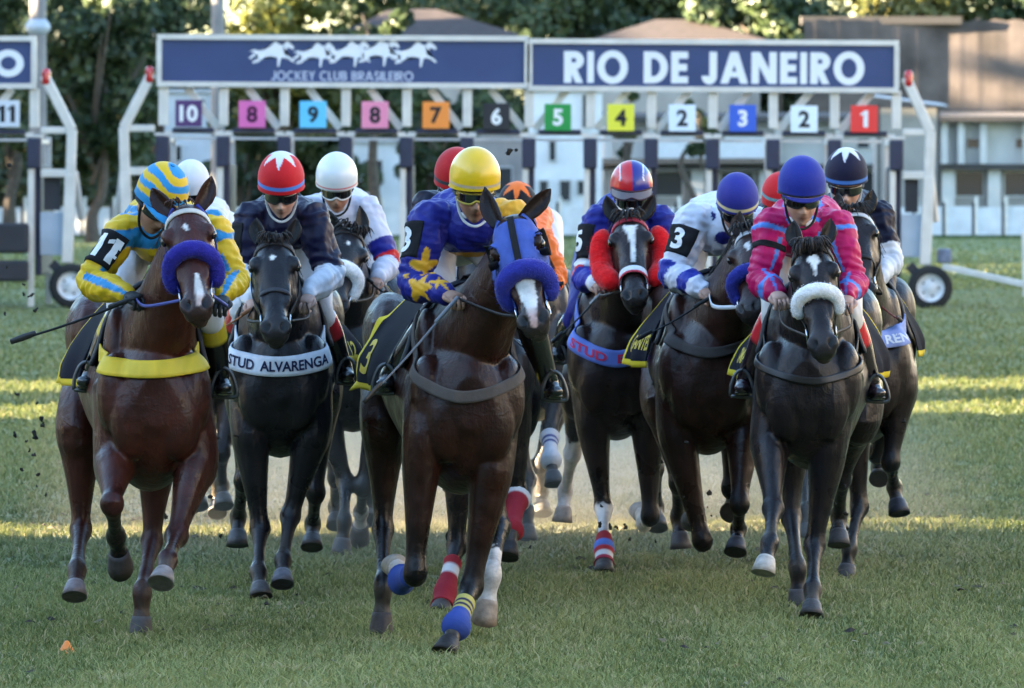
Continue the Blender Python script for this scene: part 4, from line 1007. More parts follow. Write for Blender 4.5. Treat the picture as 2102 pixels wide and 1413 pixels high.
    # hooves
    for nm, lg in h.legs.items():
        E, K, Ft, T = lg['J']; d = nrm(T - Ft); dor = nrm(np.cross(d, [1, 0, 0])); lat = np.cross(dor, d); q = MB(); L_ = np.linalg.norm(T - Ft)
        hk = hs * .93
        rings = []
        for s, ro, sk in ((.52, .046, .0), (.60, .051, .08), (.8, .057, .22), (1.0, .063, .38), (.985, .052, .38)):
            c = Ft + d * L_ * s + dor * .02 * s * s
            th = np.arange(18) / 18 * 2 * math.pi
            rings.append(c + np.outer(np.cos(th) * ro * hk, lat) + np.outer(np.sin(th) * ro * 1.08 * hk, dor) + np.outer(np.sin(th) * ro * sk * hk, d))
        add_rings(q, rings)
        hcol = np.array(H.get('hoofs', {}).get(nm, (.055, .05, .05)))
        cc = np.tile(hcol, (len(q.verts()), 1)); cc[:18] *= 1.3; cc[72:] *= .5
        q.build('hoof', HOOF, root, cols=cc)
    # tail
    tl = MB(); tx = Xc(-1.4)
    for i in range(16):
        o = RNG.normal(size=3) * .018
        tl.limb([P(-1.36, 0, 1.47) + o * .2, P(-1.56, o[0], 1.44) + o * .4, P(-1.85, o[0] * 2, 1.22) + o * 1.2, P(-2.0 + o[1], o[0] * 4, .88 + o[2] * 2)], [.018, .022, .018, .004], n=6, col=pts_c * (.7 + .5 * RNG.random()))
    tl.build('tail', HAIR, root)
    # mane and forelock: flat locks of hair
    mn = MB(); side = H.get('mane_side', 1)
    ctr = cr(np.array([b0, m1, m2, e0]), 10); hh = np.interp(np.linspace(0, 1, len(ctr)), [0, .36, .72, 1], [.31, .22, .165, .13]) * hs
    tan = np.gradient(ctr, axis=0); tan /= np.linalg.norm(tan, axis=1, keepdims=True)
    upv = np.cross(np.array([1., 0, 0]), tan); upv *= np.sign(upv[:, 2:3])
    mcol = np.array(H.get('hair', (.012, .010, .010)))
    for i in range(110):
        f = 6 + RNG.random() * (len(ctr) - 7.01); j = int(f); g = f - j
        c = ctr[j] * (1 - g) + ctr[j + 1] * g + upv[j] * hh[j] * .97
        sd = side if RNG.random() < .8 else -side
        ln = .13 + .08 * RNG.random(); wv = .008 + .006 * RNG.random()
        x = np.array([sd * (.6 + .4 * RNG.random()), RNG.normal() * .3 + .5, 0])
        p0, p1, p2 = c, c + upv[j] * .05 + x * ln * .3, c + x * ln * .75 - np.array([0, 0, ln * .55])
        mn.limb([p0, p1, p2], [(wv, .003), (wv, .003), (.002, .001)], side=tan[j], n=4, sub=3, col=mcol * (.7 + .8 * RNG.random()))
    mn.build('mane', HAIR, root)
    fl = MB(); nfl, lf = H.get('forelock', (50, .06))
    for i in range(nfl):
        v = RNG.uniform(-1, 1); c = poll + l * v * .05 * ks + n * .045 * ks - a * .01
        e = c + a * lf * (.6 + .6 * RNG.random()) + n * (.02 + .03 * RNG.random()) + l * v * .05 + RNG.normal(size=3) * .012
        fl.limb([c - a * .02, (c + e) / 2 + n * (.035 + .02 * RNG.random()), e], [(.0055, .003), (.005, .003), (.001, .001)], side=l, n=4, sub=3, col=mcol * (.7 + .9 * RNG.random()))
    fl.build('forelock', HAIR, root)
    return h

def head_pt(h, t, th, off=.004):
    """point on the head surface: t metres down the face, th degrees round from the face line"""
    tp = np.interp(t, HT, HTOP); bt = np.interp(t, HT, HBOT)
    c = h.poll + h.a * t * h.k + h.n * (tp + bt) / 2 * h.ks
    d = h.l * math.sin(R(th)) + h.n * math.cos(R(th))
    q = h.tree.ray_cast(Vector(c + d * .19), Vector(-d), .19)
    p = np.array(q[0]) if q[0] is not None else c + d * .1
    return p + d * off, d

def head_strap(h, name, path, width, m, col, n=24, off=.005, th=.005):
    pa = cr(np.array(path, float), max(2, n // len(path)))
    pp = [head_pt(h, t, a_, off) for t, a_ in pa]
    return ribbon(name, smooth1([p for p, d in pp], 3), smooth1([d for p, d in pp], 3), width, m, h.root, col, th)

def bridle(h, col=(.012, .010, .010), brow=None, cheek=None, nose=True, m=WEB, cavesson=None):
    brow = col if brow is None else brow; cheek = col if cheek is None else cheek
    for v in (-1, 1):
        head_strap(h, 'cheek_strap', [(-.02, v * 38), (.04, v * 82), (.16, v * 100), (.30, v * 98), (.455, v * 100)], .019, m, cheek)
        c, d = head_pt(h, .475, v * 98, .012)
        # bit ring
        ring = MB(); pts = [c + (h.a * math.cos(x) + h.n * math.sin(x)) * .032 for x in np.linspace(0, 2 * math.pi, 17)]
        ring.limb(pts, [.0045] * 17, side=d, n=6, sub=1, caps=False); ring.build('bit_ring', STEEL, h.root)
        setattr(h, 'bit' + ('L' if v < 0 else 'R'), c)
    head_strap(h, 'browband', [(.07, -88), (.052, -50), (.045, 0), (.052, 50), (.07, 88)], .026, m, brow, n=30)
    head_strap(h, 'throat_strap', [(.10, -95), (.17, -140), (.18, 180 - 360), (.17, -220), (.10, -265)], .016, m, col, n=30)
    if nose: head_strap(h, 'noseband', [(.37, -120), (.35, -60), (.345, 0), (.35, 60), (.37, 120)], .024, m, cavesson or col, n=30)

def tube_on_head(h, name, path, rad, m, col, off=.6, n=14, rough=.006):
    pa = cr(np.array(path, float), 6)
    pp = [head_pt(h, t, a_, 0) for t, a_ in pa]
    pts = smooth1([p + d * rad * off for p, d in pp], 3); k = len(pts)
    rr = np.array([rad * (1 - .35 * abs(2 * i / (k - 1) - 1) ** 6) for i in range(k)])
    mb = MB(); mb.limb(pts, np.stack([rr, rr], 1), side=np.array([d for p, d in pp]), n=28, sub=3)
    V = mb.verts(); cc = V.mean(0)
    V2 = V + RNG.normal(size=V.shape) * rough * .12 + (fbm(V, 90, 2)[:, None] * rough * .25) * nrm([0, -1, .3])
    C = np.tile(col, (len(V), 1)) * (1 + .12 * fbm(V, 120, 5))[:, None]
    o = mk(name, V2, mb.F, m, h.root, np.clip(C, 0, 1))
    # short wool fibres standing off the roll
    fb = MB(); nf = len(V) * 1
    idx = RNG.integers(28, len(V) - 28, nf)
    Vs = []; Fs_ = []
    for j, i in enumerate(idx):
        row = i // 28; nn = nrm(V[i] - V[row * 28:(row + 1) * 28].mean(0)); s = nrm(np.cross(nn, RNG.normal(size=3)))
        b = V2[i] + RNG.normal(size=3) * rad * .08
        Vs += [b + s * .002, b - s * .002, b + nn * (rough * .45 + .001) + RNG.normal(size=3) * .0015]; Fs_.append((3 * j, 3 * j + 1, 3 * j + 2))
    f = mk('wool', np.array(Vs), Fs_, m, o, np.tile(col, (len(Vs), 1))); f['kind'] = 'stuff'
    return o

def band_surface(h, zc, sag, hw, phi, rows=6, cols=56, off=.012, tilt=0.0, curve=2.0):
    """points of a strap round the breast: zc height in front, sag rise towards the sides (m)"""
    ax = np.array([h.Xc(.16), h.Y - .16]); hs = h.H.get('hs', 1.0); rad = np.zeros((rows, cols)); Z = np.zeros((rows, cols)); D = []
    for j in range(cols):
        f = -1 + 2 * j / (cols - 1); ph = f * R(phi); d = np.array([math.sin(ph), -math.cos(ph), 0]); D.append(d)
        for i in range(rows):
            z = zc + sag * abs(f) ** curve + tilt * f + hw * (2 * i / (rows - 1) - 1)
            o = np.array([ax[0], ax[1], z]) + d * .46 * hs
            q = h.tree.ray_cast(Vector(o), Vector(-d), .46 * hs)
            rad[i, j] = (.46 * hs - q[3]) if q[0] is not None else np.nan; Z[i, j] = z
    for i in range(rows):
        bad = np.isnan(rad[i]); 
        if bad.any() and not bad.all(): rad[i, bad] = np.interp(np.flatnonzero(bad), np.flatnonzero(~bad), rad[i, ~bad])
    for _ in range(4):
        r2 = rad.copy(); r2[:, 1:-1] = np.maximum((rad[:, :-2] + 2 * rad[:, 1:-1] + rad[:, 2:]) / 4, rad[:, 1:-1] - .004); rad = r2
    D = np.array(D)
    P = np.zeros((rows, cols, 3)); P[..., 0] = ax[0] + D[None, :, 0] * (rad + off); P[..., 1] = ax[1] + D[None, :, 1] * (rad + off); P[..., 2] = Z
    return P, D

def breast_band(h, zc, sag, hw, phi, col, text=None, tcol=(.02, .02, .06), m=None, name='breast_band', tilt=0.0, curve=2.0, tw=.8, twin=None, bold=.03):
    P, D = band_surface(h, zc, sag, hw, phi, tilt=tilt, curve=curve)
    mb = MB(); C = np.tile(col, (P.shape[0] * P.shape[1], 1)) * (1 + .1 * fbm(P.reshape(-1, 3), 30, 1))[:, None]
    mb.grid(P, col=np.clip(C, 0, 1)); o = mb.build(name, m or WEB, h.root, solid=.008)
    h.band = P
    if text:
        # lettering follows the strap: text x runs along the columns
        V, T = text2d(text, bold, .2); w = V[:, 0].max() - V[:, 0].min()
        f0, f1 = (-tw, tw) if twin is None else twin
        cidx = ((V[:, 0] / w + .5) * (f1 - f0) + f0 + 1) / 2 * (P.shape[1] - 1)
        ridx = (V[:, 1] * .52 + .5) * (P.shape[0] - 1)
        ci = np.clip(cidx.astype(int), 0, P.shape[1] - 2); ri = np.clip(ridx.astype(int), 0, P.shape[0] - 2); cf = (cidx - ci)[:, None]; rf = (ridx - ri)[:, None]
        Q = (P[ri, ci] * (1 - rf) + P[ri + 1, ci] * rf) * (1 - cf) + (P[ri, ci + 1] * (1 - rf) + P[ri + 1, ci + 1] * rf) * cf
        dd = D[ci]; mk('lettering', Q + dd * .0125, T, PRINT, o, np.tile(tcol, (len(Q), 1)), smooth=False)
    return o

def saddle_cloth(h, u0=-.08, u1=-.62, phi=112, base=(.008, .008, .014), trim=(.62, .45, .02), flare=.06, texts=(), off=.02, bw=.042, sides=(-1, 1), drop=None, swing=0.0):
    """thin cloth over the back hanging down both flanks; texts: (side, string, u, frac, w, h)"""
    hs = h.H.get('hs', 1.0); lift = h.H.get('lift', 0.0)
    nu, nph = 26, 81
    us = np.linspace(u0, u1, nu); phs = np.linspace(-phi, phi, nph); P = np.zeros((nu, nph, 3))
    for i, u in enumerate(us):
        c = np.array([h.Xc(u), h.Y - u * hs, 1.24 * hs + lift])
        for j, p in enumerate(phs):
            d = np.array([math.sin(R(p)), 0, math.cos(R(p))])
            q = h.tree.ray_cast(Vector(c + d * .62), Vector(-d), .62)
            r = .62 - q[3] if q[0] is not None else .32
            r = min(r, .46)
            fl = np.clip((abs(p) - 50) / (phi - 50), 0, 1) * (.25 + 1.0 * i / (nu - 1))
            fl = fl * np.clip((-u - .02) / .25, 0, 1)
            wave = .018 * math.sin(u * 17 + p * .05) * fl
            P[i, j] = c + d * (r + off) + np.array([np.sign(p) * ((flare if np.isscalar(flare) else flare[0 if p < 0 else 1]) * fl ** 1.3 + wave), swing * fl, 0])
    for _ in range(2):
        Q = P.copy(); Q[1:-1] = (P[:-2] + 2 * P[1:-1] + P[2:]) / 4; P = Q
    # cut rows so that the yellow edging is its own band of faces
    mb = MB(); mb.grid(P)
    V = mb.verts(); ff = []
    eu = 1; ep = 2
    for f in mb.F:
        i, j = divmod(f[0], nph)
        ff.append(1 if (i >= nu - 1 - eu or j < ep or j >= nph - 1 - ep) else 0)
    m0 = mat('cloth_%s' % str(base), rgb=base, rough=.8, spec=.06, bump=.2, bscale=60); m1 = mat('cloth_%s' % str(trim), rgb=trim, rough=.7, spec=.1, bump=.15, bscale=60)
    o = mk('saddle_cloth', V, mb.F, [m0, m1], h.root, mids=ff, solid=.007)
    tree = bvh(V, mb.F)
    for (sd, s, u, fr, w_, hh, col) in texts:
        j = int(round((nph - 1) * (.5 + sd * .5 * fr))); i = int(np.clip(round((u - u0) / (u1 - u0) * (nu - 1)), 1, nu - 2))
        c = P[i, j]; up = nrm(P[i, j - sd * 2] - P[i, j + sd * 2]); rt = nrm(P[i + 1, j] - P[i - 1, j]) * sd; rt = -rt if sd < 0 else rt
        rt = nrm(P[i - 1, j] - P[i + 1, j]) if sd < 0 else nrm(P[i + 1, j] - P[i - 1, j])
        # on the left flank (seen from the photo's left) forward reads to the right
        nn = nrm(np.cross(rt, up)); 
        if nn[0] * sd < 0: nn = -nn
        wrap_text('lettering', s, c, rt, up, nn, w_, hh, tree, o, col, off=.011, bold=.02, reach=.25)
    # saddle pad roll at the front of the saddle
    pr = MB(); pts = []
    for p in np.linspace(-88, 88, 25):
        u = .10; c = np.array([h.Xc(u), h.Y - u * hs, 1.24 * hs + lift]); d = np.array([math.sin(R(p)), 0, math.cos(R(p))])
        q = h.tree.ray_cast(Vector(c + d * .62), Vector(-d), .62); r = .62 - q[3] if q[0] is not None else .33
        pts.append(c + d * (min(r, .46) + .020))
    pr.limb(smooth1(pts, 3), [(.045, .015)] * 25, side=(0, 1, 0), n=10, sub=1); pr.build('saddle_pad', mat('pad', rgb=(.010, .010, .016), rough=.6, bump=.3, bscale=30), h.root)
    return o

def leg_wrap(h, leg, t0, t1, bands, k=1.22):
    """bandage on a leg between joint parameters (1 knee, 2 fetlock, 3 toe); bands: (fraction, rgb)"""
    lg = h.legs[leg]; n = 26; ts = np.linspace(t0, t1, n)
    P = np.stack([np.interp(ts, lg['t'], lg['P'][:, i]) for i in range(3)], 1); Rr = np.stack([np.interp(ts, lg['t'], lg['R'][:, i]) for i in range(2)], 1)
    Rr = smooth1(Rr, 6) * k + .003
    cs = []
    for i in range(n + 2):
        f = min(max((i - 1) / (n - 1), 0), 1)
        for b, c in bands:
            if f <= b: break
        cs.append(c)
    mb = MB(); mb.limb(P, Rr, n=18, curve=False, col=np.array(cs)); return mb.build('leg_wrap', CLOTH, h.root)

def reins(h, hands, col=(.015, .012, .012), w=.016):
    for b, hd in ((h.bitL, hands[0]), (h.bitR, hands[1])):
        if hd is None: continue
        b = np.asarray(b); hd = np.asarray(hd); s = np.sign(b[0] - h.poll[0]) or 1
        m1 = b + (hd - b) * .5 + np.array([0.05 * s, 0, -.03])
        mb = MB(); mb.limb([b, m1, hd], [(.003, w / 2)] * 3, side=(1, 0, 0), n=6, sub=8, col=np.array(col)); mb.build('rein', WEB, h.root)

def hood(h, col, holes=((.168, 62, .050),), t0=.0, t1=.45, strap=None):
    """stretch hood over the face with eye holes"""
    nt, na = 44, 90; ts = np.linspace(t0, t1, nt); an = np.linspace(-150, 150, na)
    P = np.zeros((nt, na, 3)); 
    for i, t in enumerate(ts):
        for j, x in enumerate(an): P[i, j] = head_pt(h, t, x, .0)[0]
    Dn = P - np.stack([np.tile(P[i].mean(0), (na, 1)) for i in range(nt)])
    Dn /= np.linalg.norm(Dn, axis=2, keepdims=True)
    P = P + Dn * .010
    mb = MB(); V = P.reshape(-1, 3); keep = []
    eyes = [h.poll + h.a * .170 * h.k + h.l * v * .105 * h.ks + h.n * .028 * h.ks for v in (-1, 1)]
    for i in range(nt - 1):
        for j in range(na - 1):
            c = (P[i, j] + P[i + 1, j + 1]) / 2; x = an[j]
            if any(np.linalg.norm(c - e) < .046 * h.ks for e in eyes): continue
            if abs(x) < 40 and ts[i] < .025: continue
            if ts[i] > .33 and abs(x) < 58 + (ts[i] - .33) * 260: continue
            keep.append((i * na + j, i * na + j + 1, (i + 1) * na + j + 1, (i + 1) * na + j))
    C = np.tile(col, (len(V), 1)) * (1 + .1 * fbm(V, 60, 1))[:, None]
    o = mk('hood', V, keep, CLOTH, h.root, C, solid=.004)
    for e, v in zip(eyes, (-1, 1)):
        # half cup round the back of the eye
        cup = MB(); rows = []
        for d_ in (0, .02, .035):
            row = []
            for x in np.linspace(-60, 200, 22):
                x = R(x) ; rr = (.048 + d_ * .3) * h.ks
                row.append(e - h.l * v * .012 + h.l * v * (d_ * 1.2) + (h.n * math.cos(x + 2.2) * rr + h.a * math.sin(x + 2.2) * rr))
            rows.append(row)
        cup.grid(np.array(rows), col=np.tile((.01, .01, .012), (66, 1))); cup.build('blinker_cup', CLOTH, h.root, solid=.004)
    if strap is not None:
        head_strap(h, 'hood_strap', [(t0 + .02, 2), (.12, 1), (.24, 0), (.33, 0)], .03, CLOTH, strap, off=.016)
    return o
# ------------------------------------------------------------------ riders
SKIN_A = (.46, .26, .18); SKIN_B = (.54, .32, .24); SKIN_C = (.36, .195, .13)

def head_mesh(mb, c, M, skin, lips=None, beard=0.0, mask=None):
    """head as a sphere grid pushed into a face; M columns: right, forward, up"""
    nr, nc = 46, 56; V = []; C = []
    sk = np.array(skin); lips = np.array(lips if lips is not None else (sk[0] * .66, sk[1] * .38, sk[2] * .38))
    ph = np.pi * (np.arange(nr) + .5) / nr; th = np.arange(nc) / nc * 2 * np.pi - np.pi
    PH, TH = np.meshgrid(ph, th, indexing='ij')
    X = np.sin(PH) * np.sin(TH); Fw = np.sin(PH) * np.cos(TH); Z = np.cos(PH)
    x = X * .074; f = Fw * .094; z = Z * .122
    front = np.clip(Fw * 1.6, 0, 1)
    lo = np.clip((-z - .025) / .09, 0, 1)
    x = x * (1 - .34 * lo ** 1.3); f = np.where(f < 0, f * (1 - .45 * lo), f * (1 - .06 * lo))
    g = lambda cx, cz, sx, sz: np.exp(-((x - cx) / sx) ** 2 - ((z - cz) / sz) ** 2)
    f = f + front * (.024 * g(0, -.030, .013, .016) + .014 * g(0, -.008, .010, .022) + .010 * (g(.014, -.036, .009, .009) + g(-.014, -.036, .009, .009))
                     - .010 * (g(.031, .012, .016, .012) + g(-.031, .012, .016, .012)) + .006 * (g(0, .032, .05, .010))
                     + .007 * g(0, -.060, .022, .007) + .006 * g(0, -.073, .018, .006) - .005 * g(0, -.0665, .026, .003)
                     + .010 * g(0, -.098, .022, .014) + .005 * (g(.045, -.022, .018, .018) + g(-.045, -.022, .018, .018))
                     - .004 * (g(.030, -.052, .006, .018) + g(-.030, -.052, .006, .018)))
    C = np.tile(sk, (nr, nc, 1))
    ml = np.clip(1.4 * (g(0, -.060, .020, .006) + g(0, -.073, .018, .006)), 0, 1)[..., None] * front[..., None]
    C = C * (1 - .75 * ml) + lips * .75 * ml
    C = C * (1 - .55 * np.clip(g(0, -.0665, .024, .0022), 0, 1)[..., None] * front[..., None])
    chk = (g(.042, -.03, .022, .022) + g(-.042, -.03, .022, .022))[..., None]
    C = C * (1 + chk * np.array([.10, -.06, -.06]))
    if beard:
        bm = np.clip((-z - .045) / .02, 0, 1)[..., None] * beard; C = C * (1 - .5 * bm)
    hairm = ((Fw < .15) & (z > -.06))[..., None]; C = np.where(hairm, np.array([.02, .014, .010]), C)
    if mask is not None:
        mm = (z < mask[0])[..., None]; C = np.where(mm, np.array(mask[1]), C)
    P = c + x[..., None] * M[0] + f[..., None] * M[1] + z[..., None] * M[2]
    V = P.reshape(-1, 3); Fs = [(i * nc + j, i * nc + (j + 1) % nc, (i + 1) * nc + (j + 1) % nc, (i + 1) * nc + j) for i in range(nr - 1) for j in range(nc)]
    Fs += [tuple(range(nc - 1, -1, -1)), tuple((nr - 1) * nc + j for j in range(nc))]
    mb.add(V, Fs, col=np.clip(C, .003, 1).reshape(-1, 3))
    for v in (-1, 1):
        e = c + M[0] * v * .074 - M[1] * .008 - M[2] * .005
        mb.ell(e, (.010, .018, .030), (M[0], M[1], M[2]), 10, 8, col=sk * .95)

def hand_mesh(mb, c, wrist, side, col):
    """closed fist on the rein: palm, four bent fingers, thumb"""
    c = np.asarray(c); w = nrm(c - wrist); K = nrm(np.array([1.0, 0, 0]) - w[0] * w * .6); dn = nrm(np.cross(K, w)); dn = dn if dn[2] < 0 else -dn
    mb.limb([wrist, c - w * .03, c + w * .022], [(.026, .022), (.040, .024), (.042, .022)], side=K, n=12, sub=3, col=col)
    for i, o in enumerate((-.032, -.011, .011, .031)):
        L = (.034, .039, .036, .028)[i if side > 0 else 3 - i]
        p0 = c + K * o + w * .018; p1 = p0 + w * L * .9 + dn * .006; p2 = p1 + dn * L * .85 + w * .004; p3 = p2 - w * L * .75 + dn * .004
        mb.limb([p0, p1, p2, p3], [.0100, .0098, .0090, .0078], side=K, n=8, sub=3, col=np.array(col) * (1 + .04 * (i - 1.5)))
    t0 = c - K * side * .036 - w * .012; t1 = t0 - K * side * .014 + w * .032; t2 = t1 + K * side * .016 + w * .026 + dn * .012
    mb.limb([t0, t1, t2], [.0125, .0110, .0088], side=K, n=8, sub=3, col=col)

def frame(yaw, pitch, roll):
    """head axes: right, forward, up; yaw + turns towards the photo's right, pitch + looks down"""
    y, p, r = R(yaw), R(pitch), R(roll)
    f = np.array([math.sin(y) * math.cos(p), -math.cos(y) * math.cos(p), -math.sin(p)])
    rt = nrm(np.cross(np.array([0, 0, 1.0]), f)); up = np.cross(f, rt)
    rt, up = rt * math.cos(r) + up * math.sin(r), up * math.cos(r) - rt * math.sin(r)
    return np.array([rt, f, up])
# note: seen from the camera 'right' above is the photo's right side

def make_rider(D, h):
    Y = D.get('Y', h.Y); q = lambda p, u: W(p[0], p[1], Y - u)
    hs = D.get('size', 1.0)
    M = frame(D.get('yaw', 0), D.get('pitch', 12), D.get('roll', 0))
    hc = q(D['helmet'], D.get('hu', .34))
    SH = [q(p, D.get('su', .10)) for p in D['sh']]
    EL = [q(p, D.get('eu', .20)) for p in D['el']]
    HA = [q(p, D.get('au', .46)) for p in D['ha']]
    KN = [q(p, D.get('ku', .07)) for p in D['kn']]
    AN = [q(p, D.get('fu', -.10)) for p in D['an']]
    mid = (SH[0] + SH[1]) / 2
    hip = np.array([(mid[0] + h.Xc(-.5)) / 2, Y + .52, D.get('hipz', 1.86)])
    root = empty('person', (hip[0], Y, AN[0][2] - .05), D['label'], 'person', D.get('group'))
    # ---------------- jacket
    nb = hc - M[2] * .20 * hs - M[1] * .03
    nb = np.array([(nb[0] * .5 + mid[0] * .5), mid[1] - .02, mid[2] + .035])
    jb = MB()
    ch = mid + np.array([0, .05, -.045])
    jb.limb([hip, hip * .5 + ch * .5 + np.array([0, 0, .055]), ch, nb], np.array([(.155, .115), (.170, .122), (.178, .125), (.085, .08)]) * hs, n=20, sub=5)
    arms = []
    for i, v in enumerate((-1, 1)):
        S = SH[i]; E = EL[i]; Hn = HA[i]; wr = Hn + nrm(E - Hn) * .055
        jb.ell(S + np.array([-v * .02, .01, -.01]), np.array([.085, .09, .082]) * hs)
        jb.limb([ch + np.array([v * .08, 0, 0]), S, S * .55 + E * .45, E + nrm(E - (S + wr) / 2) * .012, E * .5 + wr * .5, wr], np.array([.09, .084, .076, .064, .060, .041]) * hs * (D.get('slv', 1.0) - .05), n=14, sub=4)
        arms.append((S, E, wr))
    V, Fs = remesh(jb, D.get('voxel', .009), 2)
    A_ = [ch, arms[0][0], arms[0][1], arms[1][0], arms[1][1], hip]; B_ = [nb, arms[0][1], arms[0][2], arms[1][1], arms[1][2], ch]
    dist, si, par = seg_close(V, A_, B_)
    arm = np.where((si == 1) | (si == 2), 1, np.where((si == 3) | (si == 4), 2, 0)); t = np.where((si == 2) | (si == 4), 1 + par, par)
    ax = np.array([B_[k] - A_[k] for k in range(6)])[si]; ax /= np.linalg.norm(ax, axis=1, keepdims=True)
    cpt = np.array(A_)[si] + (np.array(B_) - np.array(A_))[si] * par[:, None]
    rv = V - cpt; rv -= (rv * ax).sum(1, keepdims=True) * ax; rv /= np.linalg.norm(rv, axis=1, keepdims=True) + 1e-9
    camd = np.array([0, -1.0, 0]) - (ax @ np.array([0, -1.0, 0]))[:, None] * ax; camd /= np.linalg.norm(camd, axis=1, keepdims=True) + 1e-9
    ang = np.degrees(np.arctan2((np.cross(camd, rv) * ax).sum(1), (camd * rv).sum(1)))
    # cloth folds
    fold = fbm(V * np.array([1, 1, .45]), 30, Y) + .6 * fbm(V * np.array([.5, 1, 1]), 60, Y + 1)
    bend = np.exp(-((t - 1) / .3) ** 2) * (arm > 0) + np.exp(-(t / .25) ** 2) * (arm > 0) * .6
    fold2 = np.sin(t * 42 + ang * .03 + 2 * fbm(V, 12, 3)) * bend
    rid = 1 - 2 * np.abs(fbm(V * np.array([1, .8, .5]), 13, Y + 7)); rid2 = 1 - 2 * np.abs(fbm(V * np.array([.5, 1, 1]), 24, Y + 8))
    V = V + rv * (.003 * fold + .0055 * fold2 + .0065 * rid + .0045 * rid2)[:, None]
    info = dict(V=V, arm=arm, t=t, ang=ang, x=V[:, 0] - mid[0], z=V[:, 2] - mid[2], u=Y - V[:, 1], nz=fbm(V, 25, 2))
    C = D['silk'](info)
    mk('jacket', V, Fs, SILK, root, np.clip(C, 0, 1))
    jt = bvh(V, Fs)
    # collar
    cb = MB(); cpts = [nb + M[0] * math.cos(x) * .062 * hs + M[1] * (math.sin(x) * .066 * hs + .012) + M[2] * (.005 - .02 * math.sin(x)) for x in np.linspace(0, 2 * math.pi, 19)]
    cb.limb(cpts, [.013] * 19, n=8, sub=1, caps=False, col=D.get('collar', (.6, .6, .6))); cb.build('collar', CLOTH, root)
    # ---------------- breeches
    bb = MB(); bcol = np.array(D.get('breeches', (.66, .66, .69)))
    bb.ell(hip + np.array([0, .05, -.06]), np.array([.155, .15, .12]) * hs)
    legs = []
    for i, v in enumerate((-1, 1)):
        hj = hip + np.array([v * .10, 0, -.03]); K = KN[i]; A = AN[i]; _f = D.get('boot', {}).get('top', .30) + .08; bt = K * (1 - _f) + A * _f
        bb.limb([hj, hj * .5 + K * .5 + np.array([v * .015, -.01, .02]), K, bt], np.array([.115, .098, .070, .060]) * hs, n=14, sub=4)
        legs.append((hj, K, bt, A))
    V, Fs = remesh(bb, .014, 2)
    V = V + nrm([0, -1, .3]) * (.006 * fbm(V * np.array([1, 1, .5]), 28, Y + 5))[:, None]
    mk('breeches', V, Fs, SILK, root, np.clip(np.tile(bcol, (len(V), 1)) * (1 + .06 * fbm(V, 14, 1))[:, None], 0, 1))
    # ---------------- boots
    for i, v in enumerate((-1, 1)):
        hj, K, bt, A = legs[i]; bo = D.get('boot', {}); b = MB()
        toe = A + np.array([v * .025, -.15, -.035]); heel = A + np.array([0, .045, -.05])
        top = K * (1 - bo.get('top', .30)) + A * bo.get('top', .30)
        pts = [top, top * .65 + A * .35 + np.array([0, .012, 0]), top * .3 + A * .7, A, A + np.array([v * .012, -.05, -.045]), toe]
        rd = np.array([(.064, .066), (.066, .070), (.052, .054), (.043, .048), (.041, .036), (.034, .024)]) * hs
        ncol = 27; tf = np.linspace(0, 1, ncol); cc = np.tile(np.array(bo.get('col', (.008, .008, .009))), (ncol, 1))
        if 'cuff' in bo: cc[tf < bo.get('cuff_len', .18)] = bo['cuff']
        b.limb(pts, rd, n=16, sub=5, col=cc)
        b.limb([heel + np.array([0, 0, .03]), heel + np.array([0, -.03, -.012])], [(.034, .028), (.032, .024)], n=10, sub=2, col=cc[-1])
        b.limb([A + np.array([v * .014, -.03, -.078]), toe + np.array([0, .005, -.022])], [(.038, .008), (.034, .008)], n=10, sub=3, col=(.02, .018, .015))
        bob = b.build('boot', BOOT, root)
        if 'letters' in bo and bo['letters'][i]:
            bv = bvh(b.verts(), b.F); c = top * .85 + A * .15
            wrap_text('lettering', bo['letters'][i], c, (1, 0, 0), nrm(top - A), (0, -1, 0), .06, .075, bv, bob, (.7, .7, .7), reach=.2)
        # stirrup iron: belongs to the horse's tack
        s = MB(); f0 = A + np.array([v * .02, -.075, -.055]); sh = .065
        loop = [f0 + np.array([x_, 0, z_]) for x_, z_ in ((-.055, -.02), (-.052, .03), (-.03, .085), (0, .105), (.03, .085), (.052, .03), (.055, -.02), (0, -.026), (-.055, -.02))]
        s.limb(loop, [(.0045, .010)] * 9, side=(0, 1, 0), n=6, sub=3, caps=False); s.build('stirrup', mat('dull_iron', rgb=(.12, .12, .12), rough=.4, metal=.8), h.root)
        s = MB(); s.limb([f0 + np.array([0, 0, .10]), h.P(-.1, v * .20, 1.42)], [(.012, .003)] * 2, side=(0, 1, 0), n=6, sub=3); s.build('stirrup_leather', LEATHER, h.root)
    # ---------------- body: one figure under the clothes
    yb = MB(); sk = np.array(D.get('skin', SKIN_A)); glove = D.get('gloves')
    yb.limb([hip, hip * .5 + ch * .5 + np.array([0, 0, .05]), ch, nb], np.array([(.13, .10), (.14, .11), (.15, .11), (.05, .05)]) * hs, n=14, sub=4)
    for i, v in enumerate((-1, 1)):
        S, E, wr = arms[i]; yb.limb([ch + np.array([v * .1, 0, 0]), S, E, wr], np.array([.06, .05, .04, .026]) * hs, n=10, sub=4)
        hj, K, bt, A = legs[i]; yb.limb([hj, (hj + K) / 2, K, K * .65 + A * .35, K * .3 + A * .7, A], np.array([.085, .07, .048, .046, .036, .030]) * hs, n=10, sub=3)
    yb.limb([ch, nb, hc - M[2] * .12 * hs - M[1] * .02], np.array([.07, .056, .052]) * hs, n=12, sub=4)
    V, Fs = remesh(yb, .02, 1)
    bd = MB(); bd.add(V, [tuple(f) for f in (Fs.tolist() if isinstance(Fs, np.ndarray) else Fs)], col=np.tile(sk, (len(V), 1)))
    hm = MB(); headc = hc - M[2] * .090 * hs
